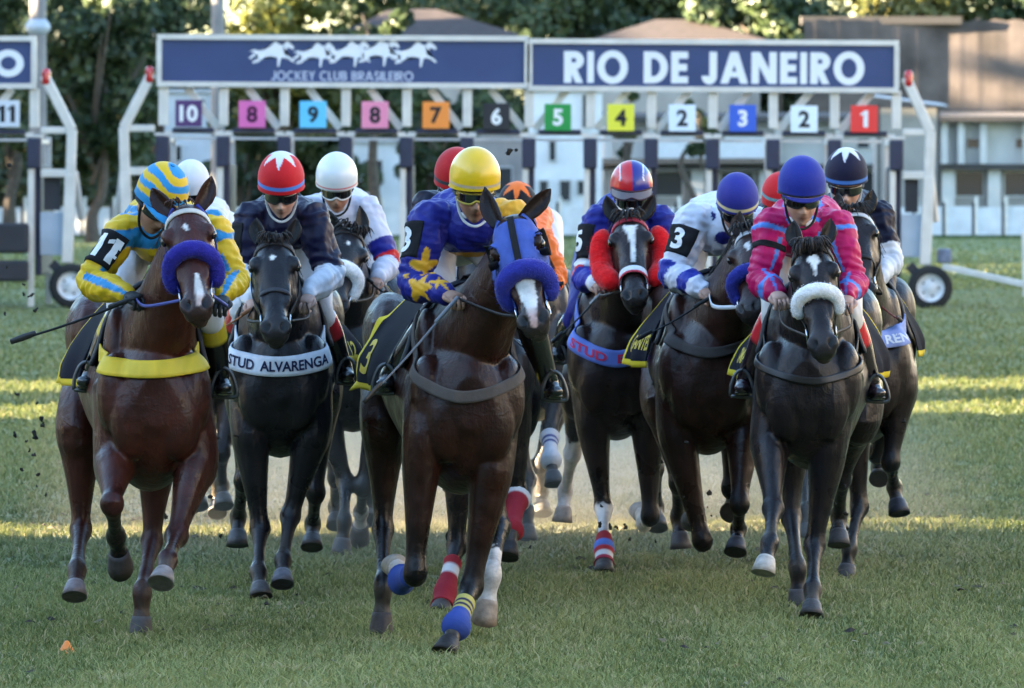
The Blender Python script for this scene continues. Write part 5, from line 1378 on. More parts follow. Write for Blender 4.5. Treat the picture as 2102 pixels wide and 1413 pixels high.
    head_mesh(bd, headc, M * hs, sk, beard=D.get('beard', 0), mask=D.get('mask'))
    for i, v in enumerate((-1, 1)):
        S, E, wr = arms[i]; hand_mesh(bd, HA[i], wr, -v, np.array(glove if glove is not None else sk * .95))
    bd.build('body', SKIN, root)
    # ---------------- helmet
    hr = D.get('hr', 1.0) * hs; nr, nc = 44, 72
    ph = np.linspace(0.001, R(118), nr); th = np.arange(nc) / nc * 2 * math.pi
    PH, TH = np.meshgrid(ph, th, indexing='ij')
    x = np.sin(PH) * np.sin(TH); f = np.sin(PH) * np.cos(TH); z = np.cos(PH)
    z = np.maximum(z, -.36 + .10 * np.clip(f, 0, 1) - .10 * np.clip(-f, 0, 1)) 
    bulge = np.where(PH > R(88), 1 / np.maximum(np.sin(PH), .9), 1.0)
    Vh = hc + (x * bulge)[..., None] * M[0] * .110 * hr + (f * bulge)[..., None] * M[1] * .132 * hr + z[..., None] * M[2] * .128 * hr
    C = D['cap'](x, f, z)
    hb = MB(); hb.grid(Vh, col=np.clip(C, 0, 1), loop=True)
    if D.get('peak'):
        pc, pl = D['peak']; rows = []; 
        for s in np.linspace(0, 1, 6):
            row = []
            for a in np.linspace(-62, 62, 22):
                w_ = math.cos(R(a) * 1.35) if abs(a) < 66 else 0
                row.append(hc + M[0] * math.sin(R(a)) * .112 * hr + M[1] * (math.cos(R(a)) * .134 * hr + pl * s * max(w_, 0)) + M[2] * (-.30 * .128 * hr - pl * .35 * s * max(w_, 0)))
            rows.append(row)
        hb.grid(np.array(rows), col=np.tile(pc, (132, 1)))
    ho = hb.build('helmet', CAP if D.get('cloth_cap') else SHELL, root, solid=.006)
    bn = MB(); rim = []
    for a in np.linspace(0, 2 * math.pi, 41):
        s, c_ = math.sin(a), math.cos(a); zz = -.30 + .08 * max(c_, 0) - .08 * max(-c_, 0)
        rim.append(hc + M[0] * s * .113 * hr + M[1] * c_ * .135 * hr + M[2] * zz * .128 * hr)
    if D.get('rim') is not None:
        bn.limb(rim, [(.004, .010)] * 41, side=M[2] * 0 + (0, -1, 0), n=8, sub=1, caps=False, col=D['rim']); bn.build('helmet_band', CAP, root)
    if D.get('button') is not None:
        b_ = MB(); b_.ell(hc + M[2] * .130 * hr, (.012, .012, .006), M, col=D['button']); b_.build('button', CAP, root)
    # ---------------- goggles
    def goggles(zc, name, lens, fr, rx, rf, zo, hh=.023, aw=74, solid=.004):
        rows = []; nn = 31
        for k in np.linspace(-1, 1, 7):
            row = []
            for a in np.linspace(-aw, aw, nn):
                notch = math.exp(-(a / 13) ** 2)
                up = hh * (1 - .25 * (abs(a) / aw) ** 3); dn = hh * (1 - .35 * (abs(a) / aw) ** 3) - .017 * notch
                zz = up * k if k > 0 else dn * k
                row.append(zo + M[0] * math.sin(R(a)) * rx + M[1] * math.cos(R(a)) * rf + M[2] * (zc + zz))
            rows.append(row)
        P = np.array(rows); g = MB(); g.grid(P); go = g.build(name, lens, root, solid=solid)
        edge = list(P[0]) + list(P[1:, -1]) + list(P[-1][::-1][1:]) + list(P[:-1, 0][::-1])
        fb = MB(); fb.limb([e + M[1] * .002 for e in edge], [.0052 if fr is not None else .0035] * len(edge), side=M[1], n=6, sub=1, caps=False, col=fr if fr is not None else (.012, .012, .012)); fb.build('goggle_frame', WEB, root)
    if D.get('goggles', True):
        goggles(.012, 'goggles', LENS, D.get('gframe'), .082 * hs, .104 * hs, headc, hh=D.get('gh', .024))
        st = MB(); sp = [headc + M[0] * math.sin(a) * .084 * hs * (1 + .28 * max(0, -math.cos(a))) + M[1] * math.cos(a) * .104 * hs + M[2] * .016 for a in np.linspace(R(72), R(288), 20)]
        st.limb(sp, [(.003, .011)] * 20, side=(0, -1, 0), n=6, sub=1, col=(.012, .012, .014)); st.build('goggle_strap', WEB, root)
    if D.get('spare'):
        goggles(-.012, 'spare_goggles', mat('clear_lens', rgb=(.30, .30, .36), rough=.08, spec=.8, coat=.6), D['spare'], .114 * hr, .139 * hr, hc, hh=.026, aw=66)
    # chin strap
    cs = MB(); pts = [headc + M[0] * x_ * .078 * hs + M[1] * f_ * .09 * hs + M[2] * z_ * .12 * hs for x_, f_, z_ in ((-1.03, .1, .1), (-.90, .2, -.45), (-.60, .42, -.86), (0, .62, -1.03), (.60, .42, -.86), (.90, .2, -.45), (1.03, .1, .1))]
    cs.limb(pts, [(.003, .007)] * 7, side=(0, -1, 0), n=6, sub=4, col=D.get('strap', (.012, .012, .012))); cs.build('chin_strap', WEB, root)
    # ---------------- arm band with number
    for (i, s, t0, t1, size, nrmv, aw) in D.get('armband', ()):
        S, E, wr = arms[i]; ab = MB(); ts = np.linspace(t0, t1, 12); up = nrm(S - E); n_ = nrm(nrmv); n_ = nrm(n_ - (n_ @ up) * up); rt = np.cross(up, n_)
        gr_ = []
        for k in ts:
            row = []
            for a_ in np.linspace(-aw, aw, 24):
                d = n_ * math.cos(R(a_)) + rt * math.sin(R(a_)); c = S + (E - S) * k
                q_ = jt.ray_cast(Vector(c + d * .2), Vector(-d), .2); row.append(c + d * ((.2 - q_[3] if q_[0] is not None else .07) + .006))
            gr_.append(row)
        G_ = np.array(gr_)
        for _ in range(2): G_[:, 1:-1] = (G_[:, :-2] + 2 * G_[:, 1:-1] + G_[:, 2:]) / 4
        ab.grid(G_, col=np.tile((.010, .010, .012), (12 * 24, 1)))
        o = ab.build('armband', CLOTH, root, solid=.004)
        if s:
            bv = bvh(ab.verts(), ab.F)
            c = S + (E - S) * (t0 + t1) / 2
            wrap_text('lettering', s, c, rt, up, n_, size[0], size[1], bv, o, (.78, .78, .78), bold=.035, reach=.25)
    return dict(root=root, hands=HA, arms=arms, SH=SH, KN=KN, AN=AN, hc=hc, M=M, jt=jt)

def whip(p0, p1, grip, label, col, r=.006):
    p0, p1 = np.asarray(p0), np.asarray(p1); c = (p0 + p1) / 2
    root = empty('whip', tuple(c), label, 'whip', 'whips carried by the riders')
    s = MB(); n = 14; ps = [p0 + (p1 - p0) * t + np.array([0, 0, -.012 * math.sin(math.pi * t)]) for t in np.linspace(0, .82, n)]
    s.limb(ps, [r * (1 - .3 * t) for t in np.linspace(0, 1, n)], n=8, sub=1, col=col); s.build('shaft', WEB, root)
    g = MB(); g.limb([p0 - (p1 - p0) * .04, p0 + (p1 - p0) * .2], [r * 1.7, r * 1.5], n=10, sub=3, col=grip); g.build('handle', WEB, root)
    f = MB(); f.limb([p0 + (p1 - p0) * .80, p0 + (p1 - p0) * .9, p1], [(r * 1.6, r * .7), (r * 2.0, r * .6), (r * 1.6, r * .5)], side=(0, 0, 1), n=8, sub=3, col=col); f.build('flap', LEATHER, root)
# ------------------------------------------------------------------ the field of horses and riders
def c3(*cs): return [np.array(lin(c)) for c in cs]
YEL, SKY, NAVY, WHITE, RED, BLUE, GOLD, PINK, ORANGE, BLACK = c3('#d9b021', '#2a88bd', '#14122e', '#d4d6de', '#c41820', '#22267f', '#e0a32a', '#b60d55', '#e8702a', '#0c0c10')
LBLUE, ROYAL, CREAM, GREY = c3('#4f80cc', '#232f90', '#d8c795', '#5c5854')

def sel(C, m, c): C[m] = c; return C
def base(i, c): return np.tile(c, (len(i['t']), 1))

def silk_hoops(i):
    C = base(i, YEL)
    tors = (i['arm'] == 0) | (i['t'] < .42)
    zz = i['z'] + .10 * np.abs(i['x']) + .01 * i['nz']
    C = sel(C, tors & (((zz > -.075) & (zz < .015)) | ((zz > -.24) & (zz < -.175)) | ((zz > .075) & (zz < .11))), SKY * .8)
    st = (i['arm'] > 0) & (np.abs(i['ang'] + np.where(i['arm'] == 1, 12, -12)) < 17) & (i['t'] > .62)
    C = sel(C, st, SKY)
    return C
def silk_navy(i):
    C = base(i, NAVY); return sel(C, (i['arm'] > 0) & (i['t'] > 1.0 + .05 * i['nz']), WHITE)
def silk_white_band(i):
    C = base(i, WHITE * np.array([.85, .84, .9])); a = i['arm'] > 0
    C = sel(C, a & (i['t'] > .62) & (i['t'] < .86), BLUE); C = sel(C, a & (i['t'] >= .86) & (i['t'] < 1.04), RED); return C
def star_mask(u, v, r, rot=0.0):
    a = np.arctan2(v, u) + rot; d = np.hypot(u, v); k = np.abs(((a / (2 * np.pi / 5)) % 1) - .5) * 2
    return d < r * (.38 + .62 * (1 - k) ** 1.15)
def silk_stars(i):
    C = base(i, BLUE * .95); a = i['arm'] > 0
    L_ = i['t'] * .27; w = np.radians(i['ang']) * .07
    for t0, w0, r0, rt in ((.22, -.035, .085, .3), (.40, .02, .095, 1.0), (.36, -.12, .07, 0), (.50, -.06, .06, .6)):
        C = sel(C, (i['arm'] == 1) & star_mask(L_ - t0, w - w0, r0, rt), GOLD)
        C = sel(C, (i['arm'] == 2) & star_mask(L_ - t0, w + w0, r0, rt), GOLD)
    C = sel(C, (i['arm'] == 0) & (i['z'] < -.155), GOLD * .9)
    C = sel(C, (i['x'] > .10) & (i['z'] > .0) & (i['t'] < .35), GOLD)
    return C
def silk_redblue(i):
    C = base(i, BLUE); a = i['arm'] > 0
    C = sel(C, a & (i['t'] > .72) & (i['t'] < .90), WHITE); C = sel(C, a & (i['t'] >= .90) & (i['t'] < 1.04), RED); C = sel(C, a & (i['t'] >= 1.04), BLUE * 1.3)
    C = sel(C, a & (i['t'] > 1.75), WHITE); return C
def silk_dots(i):
    C = base(i, WHITE * np.array([.92, .92, .96])); a = i['arm'] > 0
    for x0, z0 in ((-.02, -.08), (.10, -.10), (-.10, .03), (.03, .05), (.14, .02), (-.13, -.13), (.05, -.19)):
        C = sel(C, (i['arm'] == 0) & (np.hypot((i['x'] - x0), (i['z'] - z0) * 1.3) < .042), BLUE * .6)
    C = sel(C, a & (np.hypot(i['t'] * .27 - .10, np.radians(i['ang']) * .08 - .05) < .04), BLUE * .6)
    C = sel(C, a & (i['t'] > .88) & (i['t'] < 1.12), ROYAL); C = sel(C, a & (i['t'] > 1.45) & (i['t'] < 1.75), ROYAL); return C
def silk_pink(i):
    C = base(i, PINK); a = i['arm'] > 0
    C = sel(C, (i['arm'] == 0) & (np.abs(np.abs(i['x']) * 1.0 - .115 + i['z'] * .35) < .014), LBLUE)
    C = sel(C, (i['arm'] == 0) & (np.abs(i['z'] - .045 + .35 * np.abs(i['x'])) < .012), LBLUE)
    C = sel(C, a & (np.abs(i['t'] - .16) < .045), LBLUE)
    C = sel(C, a & (np.abs(i['ang'] + np.where(i['arm'] == 1, 30, -30)) < 8) & (i['t'] > .3), LBLUE * .9)
    C = sel(C, a & (np.abs(i['t'] - 1.62) < .07), LBLUE); return C
def silk_dark(i):
    C = base(i, NAVY * .7); return sel(C, (i['arm'] > 0) & (i['t'] > .72), WHITE)
def silk_plain(c, c2=None, t0=9):
    def f(i):
        C = base(i, c)
        return C if c2 is None else sel(C, (i['arm'] > 0) & (i['t'] > t0), c2)
    return f

def capcol(c): return lambda x, f, z: np.tile(c, x.shape + (1,)).astype(float)
def cap_stripes(x, f, z):
    C = capcol(YEL)(x, f, z); s = (z + .18 * x + .06 * np.sin(x * 4 + f * 3)) * 4.4
    C[(s % 2) < 1.0] = SKY; C[z < -.12] = SKY * .85; return C
def cap_red_star(c, star, band, zb=(-.16, -.02)):
    def fn(x, f, z):
        C = capcol(c)(x, f, z); a = np.arctan2(x, f); k = np.abs((((a + .10) / (2 * np.pi / 6) + .5) % 1) - .5) * 2
        rr = np.hypot(x, f); C[(rr < .34 + .44 * (1 - k) ** 1.3) & (z > 0)] = star
        if band is not None: C[(z > zb[0]) & (z < zb[1])] = band
        return C
    return fn
def cap_band(c, band, z0, z1):
    def fn(x, f, z):
        C = capcol(c)(x, f, z); C[(z > z0) & (z < z1)] = band; return C
    return fn
def cap_halves(x, f, z):
    C = capcol(RED)(x, f, z); C[x > .0] = BLUE; C[np.abs(x) > .82] = RED * .9
    C[(np.abs(np.abs(x) - .55) < .025) & (z > .45)] = WHITE; C[z < -.2] = LBLUE; return C

BROWN_HAIR = (.014, .009, .008)
T0 = ()

# ---------- chestnut with yellow breast band, rider 11
hA = make_horse(dict(label='chestnut racehorse with a blue wool noseband and plain yellow breast band', Y=29.0, chest=318, rump=262, coat=(.060, .0155, .0095), points=(.042, .011, .008), hair=(.05, .018, .012), forelock=(8, .04),
    poll=(382, 440), nose=(406, 645), pu=.70, turn=6, ears=((312, 386), (434, 362)), eback=.04, muzzle=(.045, .028, .026),
    blaze=[[(.12, .004, -.005), (.14, .016, -.008), (.165, .010, 0)], [(.40, .012, .018), (.46, .020, .020), (.52, .022, .018), (.56, .018, .015), (.58, .010, .012)]], pink=.6,
    legs=dict(FL=[(230, 1035, 1), (238, 1100, -1), (248, 1160, -1)], FR=[dict(ev=.20), (362, 1100, 1), (344, 1150, 1), (330, 1205, 1)],
              HL=[dict(ev=.24, eu=-.8), (166, 1085, -1), (158, 1170, 1), (153, 1232, 1)], HR=[dict(ev=.10, eu=-.62, ez=.90), (312, 1110, 1), (292, 1215, 1), (289, 1312, 1)]),
    hoofs=dict(FR=(.22, .19, .18), HL=(.16, .13, .13), FL=(.05, .04, .04)), socks=dict(FL=(1.25, (.015, .010, .010)))))
bridle(hA, brow=(.55, .53, .48), cheek=(.035, .045, .25), nose=False)
tube_on_head(hA, 'noseband_roll', [(.37, -112), (.315, -68), (.285, 0), (.315, 68), (.37, 112)], .040, FLEECE, (.028, .024, .24))
breast_band(hA, 1.235, .075, .038, 72, (.66, .46, .035), tilt=.005)
saddle_cloth(hA, u1=-.60, trim=(.62, .43, .03), flare=(.05, .03), phi=108)

rA = make_rider(dict(label='jockey in yellow and blue hooped silks with number 11 armband, striped cap', helmet=(334, 392), hu=.36, yaw=24, pitch=30, roll=-10, hr=1.02,
    sh=((262, 470), (428, 465)), el=((193, 578), (482, 572)), ha=((277, 612), (452, 622)), kn=((250, 640), (428, 640)), an=((188, 765), (452, 778)),
    silk=silk_hoops, cap=cap_stripes, cloth_cap=True, peak=(SKY, .07), button=SKY, gloves=(.012, .012, .012), skin=SKIN_C, slv=1.06, hipz=1.86,
    boot=dict(cuff=(.60, .43, .03), cuff_len=.20, top=.12), armband=[(0, '11', .22, .80, (None, .120), (-.55, -1, .25), 62)], collar=SKY), hA)
reins(hA, rA['hands'], col=(.04, .05, .22))
whip(rA['hands'][0] + np.array([0, -.04, 0]), W(22, 702, 28.55), (.02, .02, .02), 'long black riding whip held out low by the jockey in yellow and blue hoops', (.008, .008, .009), r=.0075)

# ---------- black horse, STUD ALVARENGA, red cap
hB = make_horse(dict(label='black racehorse with a white breast band lettered in dark blue', Y=32.6, chest=572, rump=590, coat=(.013, .011, .013), points=(.012, .010, .012),
    poll=(563, 506), nose=(566, 690), pu=.72, hw=1.05, ears=((528, 455), (606, 455)), blaze=[[(.125, .003, -.012), (.14, .018, -.006), (.155, .012, -.01), (.17, .004, -.01)]],
    legs=dict(FL=[dict(ev=.15, eu=.34), (534, 1085, 1), (530, 1175, 1), (536, 1232, 1)], FR=[(596, 1060, 1), (581, 1150, 1), (580, 1206, 1)],
              HL=[dict(ev=.20, ez=1.0), (500, 985, -1), (489, 1060, -1), (487, 1125, 1)], HR=[dict(ev=.18, ez=1.0), (648, 1010, -1), (642, 1075, -1), (640, 1130, 1)]),
    hoofs=dict(FR=(.09, .09, .11))))
bridle(hB, col=(.02, .016, .016), cavesson=(.03, .03, .035))
breast_band(hB, 1.150, .15, .050, 78, (.60, .62, .68), 'STUD  ALVARENGA', (.012, .014, .05), tw=.53)
saddle_cloth(hB, u1=-.60, trim=(.62, .43, .03), flare=(.02, .07), swing=-.05, phi=106, texts=((1, '12', -.42, .90, .10, .09, (.62, .43, .03)),))
rB = make_rider(dict(label='jockey in dark navy silks with white forearms and a red star cap', helmet=(577, 366), hu=.34, pitch=22, hr=1.06,
    sh=((518, 448), (640, 448)), el=((502, 560), (674, 560)), ha=((522, 628), (628, 618)), kn=((502, 618), (655, 628)), an=((462, 730), (706, 755)),
    silk=silk_navy, cap=cap_red_star(RED, WHITE, LBLUE, (-.12, .03)), cloth_cap=True, skin=SKIN_B, slv=1.18, boot=dict(cuff=(.40, .02, .025), cuff_len=.24, top=.18, letters=('R', 'V')),
    collar=NAVY, strap=(.6, .6, .6), armband=[(0, '2', .22, .72, (.05, .10), (-1, -.35, .1), 50)]), hB)
reins(hB, rB['hands'])
whip(rB['hands'][0] + np.array([-.02, -.05, -.02]), W(432, 682, 32.1), (.30, .12, .05), 'orange brown whip held by the jockey in the red cap with the white star', (.35, .13, .05))

# ---------- black horse with white noseband, white silks
hC = make_horse(dict(label='black racehorse with a white wool noseband, between the black and the bay leaders', Y=36.0, chest=722, rump=735, coat=(.014, .012, .014), points=(.010, .009, .010),
    poll=(716, 484), nose=(688, 636), pu=.72, turn=-18, hw=1.02, ears=((655, 424), (738, 422)), blaze=[[(.12, .003, -.01), (.14, .016, -.008), (.16, .006, -.01)]], voxel=.014,
    legs=dict(FL=[(709, 990, 1), (707, 1070, 1), (700, 1140, 1)], FR=[(745, 1000, 1), (741, 1050, -1), (738, 1100, -1)],
              HL=[(690, 980, -1), (688, 1040, -1), (690, 1085, 1)], HR=[(760, 960, -1), (755, 1040, -1), (757, 1075, 1)]), socks=dict(FR=(1.9, (.4, .38, .36)))))
bridle(hC, nose=False)
tube_on_head(hC, 'noseband_roll', [(.42, -105), (.36, -60), (.335, 0), (.36, 60), (.42, 105)], .040, FLEECE, (.78, .76, .76))
saddle_cloth(hC, flare=.07, phi=104)
rC = make_rider(dict(label='jockey in white silks with a blue and red sleeve band and white helmet', helmet=(691, 362), hu=.36, pitch=20, hr=1.05, yaw=0,
    sh=((642, 428), (748, 428)), el=((640, 540), (796, 540)), ha=((672, 590), (768, 582)), kn=((660, 610), (765, 612)), an=((630, 700), (796, 705)),
    silk=silk_white_band, cap=cap_band(np.array([.66, .69, .70]), RED, -.24, -.19), rim=None, gframe=(.7, .7, .7), gh=.027, skin=SKIN_C, slv=1.1, strap=(.01, .01, .01), collar=WHITE * .8), hC)
reins(hC, rC['hands'])
whip(rC['hands'][1] + np.array([-.03, -.05, .02]), W(798, 604, 35.4), (.01, .01, .01), 'short black whip with a wide flap beside the jockey in white silks', (.008, .008, .008))

# ---------- hidden horse behind the chestnut, white cap
hD = make_horse(dict(label='dark brown racehorse almost hidden behind the chestnut, only its legs showing', Y=37.0, chest=420, rump=430, coat=(.035, .020, .016), points=(.014, .011, .011), voxel=.016,
    poll=(402, 485), nose=(404, 640), ears=((380, 440), (425, 440)), forelock=(10, .1),
    legs=dict(FL=[(412, 955, 1), (408, 1000, -1), (407, 1045, 1)], FR=[(455, 930, 1), (456, 995, -1), (460, 1045, 1)], HL=[(395, 950, -1), (392, 1010, -1), (390, 1050, 1)], HR=[(440, 950, -1), (445, 1020, -1), (446, 1060, 1)]),
    hoofs=dict(FL=(.10, .09, .085), FR=(.09, .085, .08))))
bridle(hD); saddle_cloth(hD, flare=.03)
rD = make_rider(dict(label='jockey in a white cap peeking out behind the striped cap', helmet=(392, 372), hu=.36, pitch=24, hr=1.12, size=.86, sh=((385, 452), (438, 448)), el=((380, 530), (440, 530)), ha=((375, 590), (430, 590)), kn=((365, 600), (440, 600)), an=((340, 690), (465, 690)),
    silk=silk_plain(WHITE * .9, YEL, 1.0), cap=cap_red_star(WHITE * .95, WHITE, None), cloth_cap=True, skin=SKIN_A), hD)
reins(hD, rD['hands'])

# ---------- leading bay in the blue hood, rider 8
hE = make_horse(dict(label='leading dark bay racehorse in a light blue hood with a blue wool noseband', Y=28.7, chest=962, rump=872, coat=(.030, .0090, .0055), points=(.007, .0055, .006), black_from=.5, hair=(.02, .010, .008),
    poll=(1052, 462), nose=(1100, 676), pu=.74, turn=14, ears=((996, 384), (1130, 388)), eback=.05, nb=.015, forelock=(0, .04),
    blaze=[[(.34, .045, 0), (.46, .042, .004), (.50, .030, .006), (.56, .022, .004), (.60, .018, .002)]], pink=.9,
    legs=dict(FL=[dict(eu=.36, ev=.19, ez=.98), (852, 1178, 1), (824, 1190, -1), (808, 1150, -1)], FR=[dict(eu=.34, ev=.12), (968, 1205, 1), (937, 1285, 1), (912, 1348, 1)],
              HL=[dict(ev=.22, eu=-.80, ez=1.0), (786, 1085, -1), (787, 1200, 1), (782, 1310, 1)], HR=[dict(ev=.20, eu=-.7), (1025, 1080, 1), (1010, 1180, 1), (994, 1278, 1)]),
    socks=dict(HR=(1.55, (.55, .50, .46)), FL=(1.7, (.55, .48, .42))), hoofs=dict(HL=(.045, .035, .032), HR=(.26, .20, .15), FL=(.3, .24, .18), FR=(.02, .018, .018))))
hood(hE, (.060, .098, .34), strap=(.010, .010, .012))
bridle(hE, nose=False, brow=(.06, .10, .38), cheek=(.05, .09, .32))
tube_on_head(hE, 'noseband_roll', [(.395, -112), (.345, -68), (.32, 0), (.345, 68), (.395, 112)], .044, FLEECE, (.030, .035, .26))
breast_band(hE, 1.125, .31, .027, 84, (.085, .07, .062), m=CLOTH, tilt=-.035, curve=1.7)
saddle_cloth(hE, u1=-.75, trim=(.64, .47, .03), flare=(.04, .02), phi=112, texts=((-1, '3', -.60, .74, .16, .17, (.62, .43, .03)),))
leg_wrap(hE, 'FR', 1.42, 2.12, [(.12, (.42, .36, .10)), (.2, (.02, .02, .06)), (.3, (.42, .36, .10)), (.36, (.02, .02, .06)), (.44, (.42, .36, .10)), (1, (.035, .065, .26))], k=1.35)
leg_wrap(hE, 'FL', 1.35, 2.0, [(1, (.035, .065, .26))], k=1.3)
rE = make_rider(dict(label='jockey in royal blue silks with gold stars and a yellow helmet, number 8', helmet=(975, 362), hu=.36, pitch=15, hr=1.02, yaw=6,
    sh=((885, 448), (1048, 445)), el=((852, 578), (1098, 580)), ha=((932, 610), (1060, 615)), kn=((905, 640), (1080, 640)), an=((800, 770), (1128, 785)),
    silk=silk_stars, cap=cap_band(np.array(lin('#e3b616')), np.array(lin('#b9a488')), -.18, -.06), gframe=(.45, .34, .06), skin=SKIN_C, slv=1.12, boot=dict(top=.06), collar=(.65, .65, .65), beard=.2, strap=(.6, .6, .6),
    armband=[(0, '8', .18, .72, (None, .115), (-1, -.45, .1), 55)]), hE)
reins(hE, rE['hands'])
whip(rE['hands'][0] + np.array([.0, -.05, -.02]), W(747, 826, 28.0), (.20, .20, .22), 'thin silver grey whip slanting down beside the leading rider in the yellow helmet', (.16, .16, .18), r=.006)

# ---------- behind the leader: red cap
hF = make_horse(dict(label='dark racehorse with red leg bandages, hidden behind the leading bay', Y=31.7, chest=985, rump=985, coat=(.018, .013, .012), points=(.012, .010, .010), voxel=.014,
    poll=(985, 500), nose=(990, 655), ears=((965, 455), (1005, 455)), forelock=(10, .1),
    legs=dict(FL=[dict(ev=.10), (938, 1120, 1), (914, 1215, 1), (902, 1268, 1)], FR=[dict(ev=.16, ez=1.0), (1062, 1020, 1), (1050, 1090, 1), (1040, 1150, 1)], HL=[(945, 1000, -1), (940, 1080, -1), (938, 1110, 1)], HR=[(1040, 1000, -1), (1042, 1050, -1), (1044, 1090, 1)]),
    hoofs=dict(FR=(.015, .014, .014))))
bridle(hF); saddle_cloth(hF, flare=.03)
leg_wrap(hF, 'FL', 1.35, 2.9, [(.10, (.28, .018, .025)), (.22, (.6, .58, .58)), (1, (.26, .018, .03))], k=1.25)
leg_wrap(hF, 'FR', 1.05, 2.0, [(.10, (.6, .58, .58)), (1, (.26, .018, .03))], k=1.25)
rF = make_rider(dict(label='jockey in a red cap with a dark band peeking out behind the yellow helmet', helmet=(938, 356), hu=.36, pitch=22, hr=1.0, sh=((880, 420), (1000, 430)), el=((880, 540), (1010, 540)), ha=((935, 600), (1000, 600)), kn=((925, 600), (1020, 600)), an=((905, 700), (1040, 700)),
    silk=silk_plain(NAVY * .6), cap=cap_band(RED * .8, np.array([.03, .04, .05]), -.14, .02), cloth_cap=True, skin=SKIN_A, strap=(.6, .6, .6)), hF)
reins(hF, rF['hands'])

# ---------- behind the leader: orange silks
hG = make_horse(dict(label='grey brown racehorse with a striped white leg bandage, behind the leading bay', Y=37.6, chest=1097, rump=1097, coat=(.055, .045, .045), points=(.03, .026, .028), voxel=.016,
    poll=(1088, 520), nose=(1086, 660), ears=((1070, 480), (1106, 480)), forelock=(10, .1),
    legs=dict(FL=[(1083, 985, 1), (1082, 1050, 1), (1083, 1112, 1)], FR=[dict(ev=.17, ez=1.0), (1128, 890, 1), (1131, 945, 1), (1138, 1000, 1)], HL=[(1075, 980, -1), (1076, 1040, -1), (1078, 1085, 1)], HR=[(1110, 950, -1), (1112, 1010, -1), (1114, 1060, 1)]),
    hoofs=dict(FR=(.045, .045, .05))))
bridle(hG); saddle_cloth(hG, flare=.02)
leg_wrap(hG, 'FR', 1.15, 2.1, [(.16, (.5, .5, .53)), (.24, (.05, .06, .2)), (.34, (.5, .5, .53)), (.42, (.05, .06, .2)), (1, (.52, .52, .56))], k=1.3)
rG = make_rider(dict(label='jockey in orange silks with a black cap bearing an orange star', helmet=(1062, 420), hu=.36, pitch=30, hr=1.05, sh=((1020, 490), (1112, 495)), el=((1010, 570), (1143, 565)), ha=((1060, 600), (1112, 610)), kn=((1060, 620), (1120, 620)), an=((1040, 700), (1150, 705)),
    silk=silk_plain(ORANGE, np.array([.02, .02, .025]), 9), cap=cap_red_star(BLACK, ORANGE, None), cloth_cap=True, skin=SKIN_A, boot=dict(cuff=(.55, .05, .03), cuff_len=.2)), hG)
reins(hG, rG['hands'])

# ---------- red cheek rolls, rider 5
hH = make_horse(dict(label='dark brown racehorse with red wool cheek rolls and a broad white blaze', Y=34.8, chest=1262, rump=1278, coat=(.020, .010, .009), points=(.009, .007, .008),
    poll=(1292, 458), nose=(1304, 622), pu=.72, turn=3, ears=((1245, 402), (1342, 400)), voxel=.0135,
    blaze=[[(.085, .042, 0), (.12, .036, .002), (.18, .017, .004), (.26, .015, .006), (.33, .014, .008), (.35, .010, .008)]],
    legs=dict(FL=[dict(ev=.13), (1239, 1042, 1), (1240, 1125, 1), (1240, 1182, 1)], FR=[(1335, 1060, 1), (1322, 1075, -1), (1312, 1040, -1)],
              HL=[dict(ev=.22), (1175, 930, -1), (1160, 1010, -1), (1154, 1075, 1)], HR=[(1345, 960, -1), (1348, 1040, -1), (1350, 1090, 1)]),
    socks=dict(FL=(.95, (.60, .57, .55)), HL=(.7, (.58, .50, .47)), FR=(1.3, (.6, .55, .5))), hoofs=dict(HL=(.26, .20, .16), FR=(.45, .38, .33))))
bridle(hH, nose=False, brow=(.35, .03, .05))
for v in (-1, 1):
    tube_on_head(hH, 'cheek_roll', [(.03, v * 92), (.12, v * 96), (.22, v * 98), (.32, v * 96), (.41, v * 92)], .060, FLEECE, (.70, .010, .012), off=.95)
head_strap(hH, 'noseband', [(.43, -100), (.405, -50), (.40, 0), (.405, 50), (.43, 100)], .050, WEB, (.62, .62, .64), off=.008)
head_strap(hH, 'nose_strap', [(.455, -100), (.43, -50), (.425, 0), (.43, 50), (.455, 100)], .014, WEB, (.45, .03, .05), off=.018)
breast_band(hH, 1.13, .27, .046, 80, (.11, .17, .50), 'STUD  E', (.50, .03, .09), twin=(-.52, .08), curve=1.6)
saddle_cloth(hH, u1=-.60, flare=(.05, .02), phi=108, texts=((-1, '113', -.45, .84, .13, .09, (.62, .43, .03)),))
leg_wrap(hH, 'FL', 1.72, 2.9, [(.16, (.28, .018, .025)), (.34, (.09, .18, .55)), (.46, (.42, .03, .04)), (.62, (.65, .65, .68)), (1, (.35, .03, .06))], k=1.2)
rH = make_rider(dict(label='jockey in blue silks, half red half blue helmet, face covered by a black mask', helmet=(1296, 380), hu=.36, pitch=20, hr=1.03,
    sh=((1232, 448), (1352, 448)), el=((1203, 565), (1380, 568)), ha=((1232, 592), (1346, 594)), kn=((1190, 632), (1378, 638)), an=((1148, 715), (1398, 745)),
    silk=silk_redblue, cap=cap_halves, spare=(.05, .02, .03), gframe=(.75, .75, .75), gh=.032, skin=SKIN_C, mask=(-.03, (.012, .012, .014)), breeches=BLUE * .8, slv=1.1, collar=BLUE,
    armband=[(0, '5', .22, .78, (.06, .115), (-1, -.5, .1), 55)], boot=dict(top=.35)), hH)
reins(hH, rH['hands'])
whip(rH['hands'][0] + np.array([.0, -.05, -.03]), W(1134, 703, 34.2), (.3, .3, .3), 'thin dark whip held low by the rider in the black mask', (.03, .03, .035))

